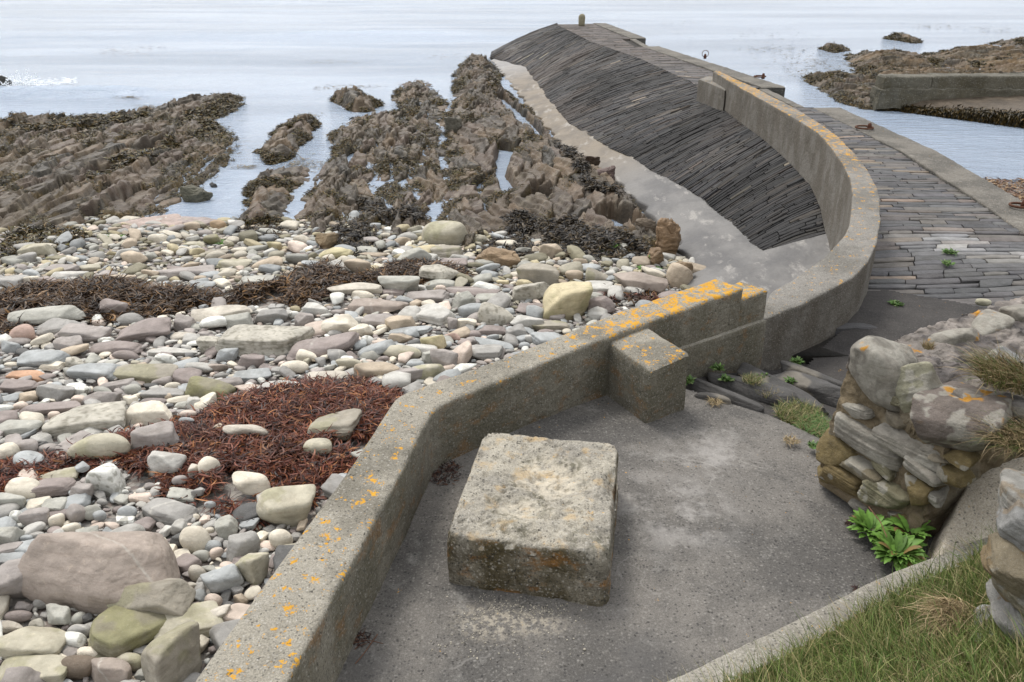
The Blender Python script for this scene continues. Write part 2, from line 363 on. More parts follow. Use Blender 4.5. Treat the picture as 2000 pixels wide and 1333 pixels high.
EDG = [(44.0, 4.72), (36.4, 5.62), (36.39, 5.15), (33.2, 5.3), (33.19, 5.62), (22.9, 7.4), (22.89, 6.85), (19.85, 7.0), (19.8, 7.72), (15.1, 7.82), (11.7, 7.55), (9, 7.2), (6, 6.7)]
def Ex(y): return ip(y, EDG)
def Rx(y): return ip(y, [(b, a) for a, b in RW])
def Tb(X, Y):                    # beach and seabed
    X = np.asarray(X, float); Y = np.asarray(Y, float)
    z = np.interp(Y, [2, 4, 8, 12, 14, 15.6, 17, 20, 26, 60, 300], [1.2, 1.08, .72, .36, .17, .04, -.12, -.3, -.6, -3, -12])
    z = z + .03 * np.sin(X * 1.3 + Y * .4) + .03 * np.sin(Y * 1.1 - X * .5)
    under = (X > Ox(Y) + .35) & (Y < 46)
    z = np.where(under, np.minimum(z, -.5), z)
    hz = np.clip((19.4 - Y) * .1, -1.6, .45) + .02 * np.sin(X * 2)
    return np.where(X > 7.3, hz, z)
DIAG = lambda X, Y: X * .75 + Y * .66
def Fz(X, Y): return np.interp(DIAG(X, Y), [3.4, 4.8, 6.0, 6.3, 6.8], [2.0, 1.9, 1.62, 1.5, 1.5])

def sheet(name, x0, x1, y0, y1, step, zf, mat, pg=None, col=None, attrs=None, **kw):
    nx = int((x1 - x0) / step) + 1; ny = int((y1 - y0) / step) + 1
    X, Y = np.meshgrid(np.linspace(x0, x1, nx), np.linspace(y0, y1, ny)); X = X.ravel(); Y = Y.ravel()
    V = np.stack([X, Y, zf(X, Y)], 1); Fq = grid_faces(ny, nx)
    if pg is not None:
        cc = V[Fq].mean(1); Fq = Fq[sdf(cc[:, 0], cc[:, 1], pg) > 0]; V, Fq = compact(V, Fq)
    return mesh(name, V, Fq, mat, col=col, attrs=attrs, **kw)

# ground, beach, seabed
tag(sheet('beach', -34, 34, 1.5, 60, .25, lambda X, Y: Tb(X, Y) - .02, M['gravel']), kind='structure', label='shingle beach running down to the sea')
S2 = 1500; sb = np.array([(-S2, 1, -.9), (S2, 1, -.9), (S2, 2 * S2, -12), (-S2, 2 * S2, -12)])
tag(mesh('seabed', sb, np.array([[0, 1, 2, 3]]), M['gravel']), kind='structure', label='sandy seabed under the water')
# sea sheet with real swell close in
na, nr_ = 620, 560
A = np.radians(np.linspace(-64, 64, na)); Rr = 6 * (2500 / 6) ** (np.linspace(0, 1, nr_) ** 1.25)
Rg, Ag = np.meshgrid(Rr, A, indexing='ij'); X = (Rg * np.sin(Ag)).ravel(); Y = (Rg * np.cos(Ag)).ravel()
amp = np.interp(Y, [14, 22, 40, 120, 400], [.004, .012, .04, .10, .2]) * np.where(X > 7.4, .25, 1)
Z = amp * (fbm(P3(X * .12, Y * .42), 1, 3, 2) + .6 * np.sin(Y * .55 + X * .06 + 2 * fbm(P3(X * .05, Y * .05), 1, 2, 8)))
wv = np.exp(-((Y - (32.3 + (X + 17) * .06)) / .55) ** 2) * smooth((-11.5 - X) / 4); Z = Z + .34 * wv
wv2 = np.exp(-((Y - (58 + (X) * .05)) / 1.6) ** 2) * smooth((4 - X) / 12) * .25; Z = Z + wv2
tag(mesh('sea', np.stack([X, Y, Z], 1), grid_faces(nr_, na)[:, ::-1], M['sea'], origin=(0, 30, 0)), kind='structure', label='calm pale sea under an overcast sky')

# ------------------------------------------------------------------ concrete walls
def resample(pl, n):
    pl = np.asarray(pl, float); s = np.concatenate([[0], np.cumsum(np.linalg.norm(np.diff(pl[:, :2], axis=0), axis=1))])
    t = np.linspace(0, s[-1], n); return np.stack([np.interp(t, s, pl[:, k]) for k in range(pl.shape[1])], 1)
def wall(name, left, right, n, ztop, zl, zr, mat, ch=.03, rough=.006, lich=0., parent=None, hs_=.035, **kw):
    """left/right: matched outlines of the top; section with chamfered arrises, closed ends"""
    lft = resample(left, n); rgt = resample(right, n)
    zt = lft[:, 2].copy() if lft.shape[1] == 3 else np.zeros(n) + (resample(np.stack([np.arange(len(ztop)), ztop], 1), n)[:, 1] if np.ndim(ztop) else ztop)
    zl = np.zeros(n) + (np.interp(np.linspace(0, 1, n), np.linspace(0, 1, len(zl)), zl) if np.ndim(zl) else zl)
    zr = np.zeros(n) + (np.interp(np.linspace(0, 1, n), np.linspace(0, 1, len(zr)), zr) if np.ndim(zr) else zr)
    lft = lft[:, :2]; rgt = rgt[:, :2]; w = rgt - lft; wl = np.linalg.norm(w, axis=1)[:, None]; u = w / wl
    H = float(np.max(zt - np.minimum(zl, zr))); nv = max(4, int(H / hs_))
    rows = []
    def row(xy, z): rows.append(np.concatenate([xy, z[:, None]], 1))
    for k in range(nv): row(lft, zl + (zt - ch - zl) * k / nv)
    row(lft, zt - ch); row(lft + u * ch * .35, zt - ch * .3); row(lft + u * ch, zt)
    nt = max(3, int(float(wl.max()) / hs_))
    for k in range(1, nt): row(lft + u * ch + (w - 2 * u * ch) * k / nt, zt)
    row(rgt - u * ch, zt); row(rgt - u * ch * .35, zt - ch * .3); row(rgt, zt - ch)
    for k in range(nv - 1, -1, -1): row(rgt, zr + (zt - ch - zr) * k / nv)
    V = np.stack(rows, 0); m = len(rows)          # m x n
    P = V.reshape(-1, 3)
    D = np.stack([fbm(P, 4, 4, s) for s in (1, 2, 3)], 1) * rough * 1.6 + np.stack([fbm(P, 22, 3, s) for s in (4, 5, 6)], 1) * rough * .6
    for e_ in (0, n - 1):
        q_ = np.arange(m) * n + e_; hi_ = np.clip((P[q_, 2] - (zt[e_] - ch * 1.05)) / ch, 0, 1); P[q_, 2] -= hi_ * ch * .75
        cx_ = (lft[e_] + rgt[e_]) / 2; P[q_, :2] = cx_ + (P[q_, :2] - cx_) * (1 - ch * 1.1 / float(wl[e_, 0]))
    P = P + D
    Fq = grid_faces(m, n)
    e0 = np.arange(m) * n; e1 = e0 + n - 1
    c = len(P); P = np.concatenate([P, P[e0], P[e1], [P[e0].mean(0)], [P[e1].mean(0)]]); a0 = c + np.arange(m); a1 = a0 + m; c = c + 2 * m
    t0 = np.stack([np.append(a0[1:], a0[0]), a0, np.full(m, c)], 1); t1 = np.stack([a1, np.append(a1[1:], a1[0]), np.full(m, c + 1)], 1)
    L = lich(P) if callable(lich) else lich
    return mesh(name, P, [Fq, np.concatenate([t0, t1])], mat, parent=parent, attrs={'Lich': L}, flat_last=True, **kw)
# low parapet round the platform
PO = [(-1.42, 1.3), (-1.30, 1.95), (-1.215, 2.4), (-1.05, 3.1), (-.90, 3.7), (-.735, 4.50), (-.67, 4.60), (0.0, 5.13), (.8, 5.86), (1.30, 6.25), (1.76, 6.60)]
PI = [(-1.06, 1.3), (-.95, 1.95), (-.86, 2.35), (-.72, 3.1), (-.60, 3.7), (-.50, 4.33), (-.45, 4.42), (.15, 4.94), (.90, 5.58), (1.42, 5.97), (1.95, 6.38)]
def lich_par(P):
    a = .36 + .48 * smooth((P[:, 0] - .2) / 1.2) + .12 * fbm(P, .9, 2, 5)
    outer = (P[:, 0] * -.6 + P[:, 1] * .8) - 4.0
    return np.clip(a + .06, 0, 1)
par = empty('parapet_wall', (-.5, 4.5, 1.9))
tag(par, 'low angled concrete parapet with orange lichen between the stony beach and the platform', 'wall')
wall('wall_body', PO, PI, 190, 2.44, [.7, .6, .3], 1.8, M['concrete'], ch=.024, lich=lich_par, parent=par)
# stepped lower end
d = np.array([.78, .62]); 
wall('end_step', [(1.755, 6.59), (2.04, 6.82)], [(1.945, 6.375), (2.235, 6.60)], 14, 2.335, .3, 1.5, M['concrete'], ch=.025, lich=.85, parent=par)
wall('foot_course', [(1.10, 5.95), (2.06, 6.72)], [(1.16, 5.735), (2.25, 6.57)], 40, [2.12, 2.06], 1.3, 1.25, M['concrete'], ch=.012, lich=0, parent=par)
wall('pillar', [(.70, 5.46), (.95, 4.985)], [(1.02, 5.72), (1.275, 5.245)], 22, 2.39, 1.7, 1.7, M['concrete'], ch=.024, lich=.5, parent=par, rough=.007)
# curved sea wall
def lich_cur(P): return np.clip(.32 + .38 * smooth((P[:, 1] - 8.5) / 5) + .1 * fbm(P, .8, 2, 3), 0, 1)
cw = empty('curved_sea_wall', (5, 13, 1.6)); tag(cw, 'tall curved concrete sea wall sweeping along the pier edge', 'wall')
n_ = len(LW); zl = np.interp(np.linspace(0, 1, 30), [0, .3, .55, .7, 1], [1.3, 1.3, 1.1, .8, .5])
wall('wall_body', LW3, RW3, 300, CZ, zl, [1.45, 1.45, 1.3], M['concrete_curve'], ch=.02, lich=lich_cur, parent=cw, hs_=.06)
wall('end_stub', [G(1364, 154, 2.03)[:2], G(1416, 176, 2.03)[:2]], [G(1386, 147, 2.03)[:2], G(1436, 168, 2.03)[:2]], 14, 2.03, 1.3, 1.45, M['concrete_curve'], ch=.02, lich=.3, parent=cw)
# drain hole and joints on the parapet are in the mesh colour of the concrete; block of concrete on the platform
bc = [G(868, 1045, 2.32)[:2], G(1192, 1086, 2.32)[:2], G(1210, 866, 2.32)[:2], G(945, 842, 2.32)[:2]]
nb = 84; uu, vv = np.meshgrid(np.linspace(0, 1, nb), np.linspace(0, 1, nb)); 
def bil(u, v): 
    a = np.array(bc); u = u[..., None]; v = v[..., None]
    return a[0] * (1 - u) * (1 - v) + a[1] * u * (1 - v) + a[2] * u * v + a[3] * (1 - u) * v
ctr = np.array(bc).mean(0)
def block_mesh():
    rows = []; zt = 2.325
    # ring rows from the floor up, then shrinking rings over the top
    nper = 76; t = np.linspace(0, 4, 4 * nper, endpoint=False); k = t.astype(int); f = (t - k)
    c = np.array(bc); base = c[k] * (1 - f)[:, None] + c[(k + 1) % 4] * f[:, None]
    def ring(s, z, rnd):
        p = ctr + (base - ctr) * s
        # rounded corners
        cd = np.minimum(f, 1 - f); p = ctr + (p - ctr) * (1 - rnd * np.exp(-(cd / .045) ** 2))[:, None]
        return np.concatenate([p, np.full((len(p), 1), z)], 1)
    for z in np.linspace(1.9, zt - .05, 26): rows.append(ring(1.0 + .06 * (zt - z), z, .04))
    rows.append(ring(.995, zt - .03, .05)); rows.append(ring(.98, zt - .012, .05)); rows.append(ring(.96, zt, .05))
    for s in np.linspace(.94, 0.0, 44): rows.append(ring(s, zt, .04))
    V = np.stack(rows); m, q = V.shape[:2]; P = V.reshape(-1, 3)
    # hollow in the top, crumbled arrises
    u = (P[:, :2] - ctr); e1 = np.array(bc[1]) - bc[0]; w1 = np.linalg.norm(e1); e1 /= w1; e2 = np.array([-e1[1], e1[0]])
    a = u @ e1; b = u @ e2; top = P[:, 2] > zt - .06
    hol = smooth(1.25 - np.hypot((a - .06) / .25, (b - .12) / .22) + .35 * fbm(P, 6, 3, 4))
    hol2 = smooth(1.1 - np.hypot((a + .06) / .27, (b + .2) / .14) + .4 * fbm(P, 7, 3, 14))
    dz = -.055 * hol - .034 * hol2 + fbm(P, 7, 4, 6) * .014 + np.minimum(0, fbm(P, 26, 3, 8) + .08) * .05
    edge = smooth((np.abs(b + .41) - .12) / -.09); dz = dz + edge * np.minimum(0, fbm(P, 30, 3, 18)) * .045
    chip = np.exp(-((a - .42) / .06) ** 2 - ((b - .12) / .12) ** 2); dz = dz - chip * .09
    P[:, 2] += np.where(top, dz, 0)
    side = ~top
    nrm = u / (np.linalg.norm(u, axis=1)[:, None] + 1e-6)
    gro = -.012 * np.exp(-((P[:, 2] - 2.19) / .006) ** 2) - .010 * np.exp(-((P[:, 2] - 2.10) / .005) ** 2)
    dd = (fbm(P, 5, 4, 7) * .022 + np.minimum(0, fbm(P, 30, 3, 9)) * .022 + gro) * side
    P[:, :2] += nrm * dd[:, None]
    i = np.arange(m - 1)[:, None] * q + np.arange(q)[None]; j = np.arange(m - 1)[:, None] * q + (np.arange(q)[None] + 1) % q
    Fq = np.stack([i.ravel(), j.ravel(), (j + q).ravel(), (i + q).ravel()], 1)
    rimm = np.exp(-((hol - .45) / .2) ** 2) + .8 * np.exp(-((hol2 - .4) / .2) ** 2) + edge * .7 * (fbm(P, 6, 3, 44) > -.05)
    return mesh('concrete_block', P, Fq, M['block'], attrs={'Lich': .12, 'Hol': np.where(top, np.maximum(hol, hol2 * .8), 0), 'Rim': np.where(top, rimm, 0) * smooth(fbm(P, 9, 3, 41) * 3 + .4)}, origin=(ctr[0], ctr[1], 2.0))
tag(block_mesh(), 'square pitted concrete block with a hollow worn in its top, standing on the platform', 'block')

# ------------------------------------------------------------------ platform, ramp, kerb
pmid = [tuple((np.array(a) + np.array(b)) / 2) for a, b in zip(PO, PI)]
KB = [(-.3, 2.04), (.65, 2.59), (1.96, 3.29), (2.68, 3.6), (3.6, 4.1)]
floor_pg = pmid[:9] + [(1.25, 5.75), (1.38, 5.62), (1.62, 5.42), (1.92, 5.27), (2.12, 5.05), (2.3, 4.8), (3.4, 4.4)] + [(3.6, 3.9), (2.7, 3.5), (1.97, 3.22), (.66, 2.52), (-.3, 1.98), (-1.0, 1.3)]
def floor_z(X, Y): return Fz(X, Y) + .006 * fbm(P3(X, Y), 1.6, 3, 2) + .0022 * fbm(P3(X, Y), 30, 3, 3) - .02 * np.exp(-((sdf(X, Y, np.array(floor_pg))) / .02) ** 2)
tag(sheet('platform_paving', -1.4, 3.6, 1.3, 6.2, .022, floor_z, M['floor'], pg=np.array(floor_pg), attrs={'Lich': 0}), kind='structure', label='dark exposed aggregate concrete paving of the platform')
sub_pg = [(1.0, 5.6), (1.9, 6.4), (2.2, 6.5), (3.0, 7.6), (3.6, 8.4), (5.4, 8.2), (7.0, 7.6), (7, 5), (3.5, 3.6), (2.2, 4.4)]
tag(sheet('earth', .9, 7.1, 3.5, 8.6, .06, lambda X, Y: Fz(X, Y) - .045 + .01 * fbm(P3(X, Y), 5, 3, 1), M['tarmac'], pg=np.array(sub_pg), attrs={'Lich': 0}), kind='structure', label='dark earth between the rock steps')
tar_pg = [(2.63, 6.56), (2.9, 7.0), (3.3, 7.4), (3.6, 7.85), (3.85, 8.3), (4.1, 8.35), (4.7, 8.0), (5.3, 7.6), (6.2, 7.2), (6.2, 5.6), (3.6, 5.6), (3.1, 6.2)]
tag(sheet('ramp_surface', 2.5, 6.3, 5.5, 8.5, .03, lambda X, Y: 1.515 + .11 * smooth((X + Y - 9.6) / 1.6) + .006 * fbm(P3(X, Y), 3, 3, 4), M['tarmac'], pg=np.array(tar_pg), attrs={'Lich': 0}), kind='structure', label='smooth dark ramp surface at the foot of the curved wall')
KO = np.array(KB); kn = np.array([.47, -.88])
kt = empty('kerb', (1.3, 2.9, 2.0)); tag(kt, 'pale concrete kerb between the platform and the grass bank', 'kerb')
wall('kerb_edge', KO, KO + kn * np.array([.3, .27, .17, .14, .14])[:, None], 110, [2.085, 2.10, 2.12, 2.16], 1.85, 1.85, M['kerb'], ch=.018, lich=.05, parent=kt, hs_=.05)

# ------------------------------------------------------------------ pier
pier = empty('stone_pier', (5, 27, 0)); tag(pier, 'long stone pier with a sloping slab-paved seaward side', 'pier')
def cols_slate(n, rng, wet=None):
    b = rng.choice(len(SL), n, p=SLP); c = SL[b] * rng.uniform(.75, 1.25, n)[:, None] * rng.uniform(.97, 1.03, (n, 3)); return c
SL = np.array([(.036, .035, .036), (.050, .045, .041), (.027, .027, .029), (.064, .053, .044), (.095, .073, .054), (.18, .155, .12)])
SLP = np.array([.37, .29, .26, .065, .01, .005])
def slabs(name, surf, a0, a1, wid, lmin, lmax, hgt, rng, colf, parent, mat, span):
    """courses of thin slabs laid on surf(a, v); a in metres along, v 0..1 across"""
    SA, SB, VA, VB = [], [], [], []
    a = a0
    while a < a1:
        w = rng.uniform(*wid); L = span(a); 
        if L > .1:
            v = -rng.uniform(0, .5) / L
            while v < 1:
                l = rng.uniform(lmin, lmax) * (1.6 if rng.random() < .15 else 1) / L
                if v + l > 0: SA.append(a); SB.append(a + w); VA.append(max(v, 0)); VB.append(min(v + l, 1))
                v += l
        a += w
    SA, SB, VA, VB = map(np.array, (SA, SB, VA, VB)); n = len(SA)
    k = 5; t = np.linspace(0, 1, k)
    w = (SB - SA)[:, None]
    ja = rng.normal(0, .05, (n, k)) * w; jb = rng.normal(0, .06, (n, k)) * w
    ln = (VB - VA)[:, None]; gv = .007 / np.maximum(np.vectorize(span)(SA), .3)[:, None]
    v = VA[:, None] + gv + (ln - 2 * gv) * t
    en = np.zeros((1, k)); en[0, 0] = en[0, -1] = .10
    lo = SA[:, None] + (.015 + en) * w + ja + .0 * v; hi = SB[:, None] - (.015 + en) * w + jb
    off = rng.uniform(-hgt, hgt, n)[:, None] + rng.normal(0, hgt * .25, (n, k)); tl = rng.normal(0, hgt * .5, n)[:, None]
    def at(aa, vv, h):
        P = surf(aa.ravel(), np.clip(vv, 0, 1).ravel())
        e = 1e-2; Pa = surf(aa.ravel() + e, np.clip(vv, 0, 1).ravel()); Pv = surf(aa.ravel(), np.clip(vv, 0, 1).ravel() + e)
        N = np.cross(Pv - P, Pa - P); N /= np.linalg.norm(N, axis=1)[:, None] + 1e-9; N *= np.sign(N[:, 2:3] + 1e-9)
        return P + N * h.ravel()[:, None]
    T0 = at(lo, v, off - tl - .006); T1 = at(lo + .12 * w, v, off - tl + .004); T2 = at(hi - .12 * w, v, off + tl + .004); T3 = at(hi, v, off + tl - .006)
    B0 = at(lo - .03 * w, v, off * 0 - .07); B3 = at(hi + .03 * w, v, off * 0 - .07)
    R = np.stack([a_.reshape(n, k, 3) for a_ in (B0, T0, T1, T2, T3, B3)], 1)       # n,6,k,3
    V = R.reshape(-1, 3)
    b = (np.arange(n) * 6 * k)[:, None]
    g = grid_faces(6, k); Fq = (b[:, :, None] + g[None]).reshape(-1, 4)
    e0 = np.array([[0, k, 2 * k, 3 * k], [0, 3 * k, 4 * k, 5 * k]]); e1 = e0[:, ::-1] + k - 1
    Fe = (b[:, :, None] + np.concatenate([e0, e1])[None]).reshape(-1, 4)
    c = colf(n, rng, R[:, 2, 2]); c = np.repeat(c, 6 * k, 0)
    return mesh(name, V, [Fq, Fe], mat, parent=parent, col=c, smooth_=False)
SK = .27
def slope_surf(a, v):
    y = a
    for _ in range(3): y = a - SK * (Ix(y) + (Kx(y) - Ix(y)) * v - 3.2)
    y = np.maximum(y, 11.93)
    x = Ix(y) + (Kx(y) - Ix(y)) * v; z = Iz(y) + (Kz(y) - Iz(y)) * v + .10 * np.sin(np.pi * v) * (Kx(y) - Ix(y)) / 3.3
    return np.stack([x, y, z], 1)
def slope_col(n, rng, P):
    c = cols_slate(n, rng)
    w = smooth((1.1 - P[:, 2]) / .8) * smooth((P[:, 1] - 30) / 8)       # pale weathered bottom corner far out
    c = c * (1 + 1.6 * w[:, None])
    c = c * (1 + .75 * fbm(P * np.array([1, .6, 1]), 1.1, 3, 70) * 2.6)[:, None].clip(.35, 2.) * .78
    br = smooth(fbm(P, .5, 2, 77) * 2); return c * (1 - br[:, None] * .3) + np.array([.09, .062, .045]) * br[:, None] * .3
rng = np.random.default_rng(5)
slabs('seaward_pitching', slope_surf, 12.0, 44.2, (.05, .11), .22, .9, .008, rng, slope_col, pier, M['slate'], lambda a: float(np.hypot(Kx(a) - Ix(a), Kz(a) - Iz(a))) + .01)
DKL = lambda y: np.where(y > 21.5, Kx(y) - .02, Rx(y) - .02)
def deck_surf(a, v):
    y = a + .0 * v; l = DKL(y); r = Ex(np.round(y / .4) * .4) - .62; r = np.maximum(r, l + .3)
    x = l + (r - l) * v; return np.stack([x, y + .04 * np.sin(x * 2 + y), np.full(len(y), DZ) + .02 * np.sin(x * 1.3 + y * .6)], 1)
def deck_col(n, rng, P):
    c = cols_slate(n, rng) * 2.1 + .025
    w = smooth((P[:, 1] - 20) / 12)[:, None] * .5; c = c * (1 - w) + np.array([.10, .078, .065]) * w
    e = np.exp(-((P[:, 0] - 5.5) / .35) ** 2 - ((P[:, 1] - 9.9) / .5) ** 2) + np.exp(-((P[:, 0] - 6.3) / .3) ** 2 - ((P[:, 1] - 9.4) / .25) ** 2)
    return c + e[:, None] * .22
slabs('deck_paving', deck_surf, 7.3, 43.8, (.09, .17), .28, .8, .007, rng, deck_col, pier, M['slate'], lambda a: float(max(.4, Ex(a) - .62 - DKL(np.array(a)))))
# body of the pier under the stones: sections
ys = np.concatenate([np.linspace(44.2, 12, 260), np.linspace(11.9, 6.9, 40)])
rows = []
for y in ys:
    k = Kx(y); kz = Kz(y); e = float(Ex(y)); rx = float(DKL(np.array(y)))
    rows.append([(Ox(y) + .1, y, -1.), (Ox(y) + .15, y, Oz(y) - .25), (Ix(y), y, Iz(y) - .05), ((Ix(y) + k) / 2, y, (Iz(y) + kz) / 2 - .03), (k, y, kz - .05), (max(rx, k + .05), y, min(DZ - .06, kz + 1)), (e - .3, y, DZ - .06), (e - .1, y, DZ - .1), (e - .1, y, -1.2)])
V = np.array(rows); nn, mm = V.shape[:2]; V = V.reshape(-1, 3)
Fq = grid_faces(nn, mm); cap = np.arange(mm)[None]
mesh('core', V, [Fq, cap, cap[:, ::-1] + (nn - 1) * mm], M['joint'], parent=pier, attrs={'Lich': 0})
# concrete coping along the harbour edge
segs = [[(44.0, 4.72), (36.4, 5.62)], [(36.4, 5.17), (33.2, 5.32)], [(33.2, 5.62), (28, 6.55), (22.9, 7.4)], [(22.9, 6.87), (19.8, 7.0)], [(19.8, 7.72), (15.1, 7.84), (11.7, 7.56), (9, 7.2), (6.2, 6.7)]]
for i, s in enumerate(segs):
    e = np.array([(x, y) for y, x in s]); wd = .66 if i % 2 == 0 else .25
    zt = DZ + .035 if i % 2 == 0 else DZ - .0
    wall('coping', e - np.array([wd, 0]), e, int(np.linalg.norm(e[-1] - e[0]) / .12) + 4, zt, 1.3, -1.3, M['concrete_pier'], ch=.03, rough=.01, lich=.05, parent=pier, hs_=.25)
# smooth concrete apron at the foot
ny, nx = 420, 46; yy = np.linspace(43.6, 7.2, ny)
rows = []
for y in yy:
    t = np.linspace(0, 1, nx); xe = Ox(y) + .06 * math.sin(y * 3.1) + .05 * math.sin(y * 7.3); xi = Ix(y) if y > 11.9 else Kx(y)
    zi = (Iz(y) if y > 11.9 else Kz(y)); ext = .12
    x = xe + (xi + ext - xe) * t; zo = Oz(y) + .03
    z = zo + (zi + .03 - zo) * t ** .8 - .55 * (1 - np.clip(t / .09, 0, 1)) ** 2
    rows.append(np.stack([x, np.full(nx, y), z], 1))
V = np.array(rows).reshape(-1, 3)
V[:, 2] += fbm(V, 1.1, 4, 3) * .05 + fbm(V * np.array([1, 2.2, 1]), 4, 3, 6) * .012
n = NT('apron_concrete')
f1 = n.noise(1.3, 7, rough=.6, v=n.vmul(n.pos, (1, .6, 1))); yv = n.sep(n.pos, 1)
c1 = n.mix(n.ramp(f1, .4, .62), (.155, .150, .143), (.085, .083, .082)); c2 = n.mix(n.ramp(f1, .4, .62), (.175, .14, .095), (.10, .08, .055))
c = n.mix(n.ramp(yv, 17.5, 22), c1, c2)
c = n.mix(n.ramp(n.noise(2.3, 8, rough=.7, v=n.vmul(n.pos, (1.4, .5, 1))), .54, .66, 0, .6), c, (.37, .35, .32))
c = n.mix(n.ramp(n.noise(30, 5), .4, .7, 0, .35), c, (.12, .11, .1))
c = n.mix(n.ramp(yv, 34, 40, 0, .6), c, (.30, .30, .30))
M['apron'] = n.fin(c, .55, n.bump(n.noise(12, 6), .02, .6), .4)
mesh('apron', V, grid_faces(ny, nx), M['apron'], parent=pier)
# bollard and iron rings on the pier
def lathe(prof, seg=28, c=(0, 0, 0)):
    t = np.linspace(0, 2 * np.pi, seg, endpoint=False); V = []
    for r, z in prof: V.append(np.stack([c[0] + r * np.cos(t), c[1] + r * np.sin(t), np.full(seg, c[2] + z)], 1))
    V = np.stack(V); m = len(prof); i = np.arange(m - 1)[:, None] * seg + np.arange(seg)[None]; j = np.arange(m - 1)[:, None] * seg + (np.arange(seg) + 1)[None] % seg
    return V.reshape(-1, 3), np.stack([i.ravel(), j.ravel(), (j + seg).ravel(), (i + seg).ravel()], 1)
p = G(1136, 50.5, DZ)
V, Fq = lathe([(0, -.02), (.15, -.02), (.155, .1), (.16, .25), (.165, .36), (.15, .44), (.11, .50), (.05, .525), (0, .53)], c=p)
V += fbm(V, 8, 3, 3)[:, None] * .02
tag(mesh('mooring_bollard', V, Fq, M['wallstone'], col=(.24, .22, .15), origin=p), 'round-topped stone bollard standing alone at the far end of the pier', 'bollard')
def torus(c, R, r, axis='z', seg=28, sg=8):
    a, b = np.meshgrid(np.linspace(0, 2 * np.pi, seg, endpoint=False), np.linspace(0, 2 * np.pi, sg, endpoint=False), indexing='ij')
    x = (R + r * np.cos(b)) * np.cos(a); y = (R + r * np.cos(b)) * np.sin(a); z = r * np.sin(b)
    P = np.stack([x, y, z], -1).reshape(-1, 3)
    if axis == 'y': P = P[:, [0, 2, 1]]
    i, j = np.meshgrid(np.arange(seg), np.arange(sg), indexing='ij'); q = lambda i, j: ((i % seg) * sg + j % sg).ravel()
    return P + np.array(c), np.stack([q(i, j), q(i + 1, j), q(i + 1, j + 1), q(i, j + 1)], 1)
for (x, y, ax, R, lb) in ((1377, 112, 'y', .11, 'rusty mooring ring standing upright on the far coping of the pier'), (1688, 251, 'z', .17, 'rusty mooring ring lying flat on the pale coping beside the curved wall'), (1484, 151, 'z', .16, 'small rusty mooring ring at the corner above the dark recess in the quay'), (1990, 404, 'z', .12, 'rusty iron mooring ring at the photo edge on the coping')):
    p = G(x, y, DZ + .05); t = empty('mooring_ring', p); tag(t, lb, 'mooring ring', 'iron mooring rings on the pier')
    V, Fq = torus((p[0], p[1], p[2] + (R if ax == 'y' else .02)), R, .010 if ax == 'y' else .018, ax); mesh('ring', V, Fq, M['rust'], parent=t, col=(.10, .045, .025))
    V, Fq = lathe([(0, -.05), (.05, -.05), (.045, .05), (.03, .10), (0, .11)], 10, (p[0] + (.0 if ax == 'y' else R * .6), p[1], p[2])); mesh('eye_bolt', V, Fq, M['rust'], parent=t, col=(.09, .035, .02))

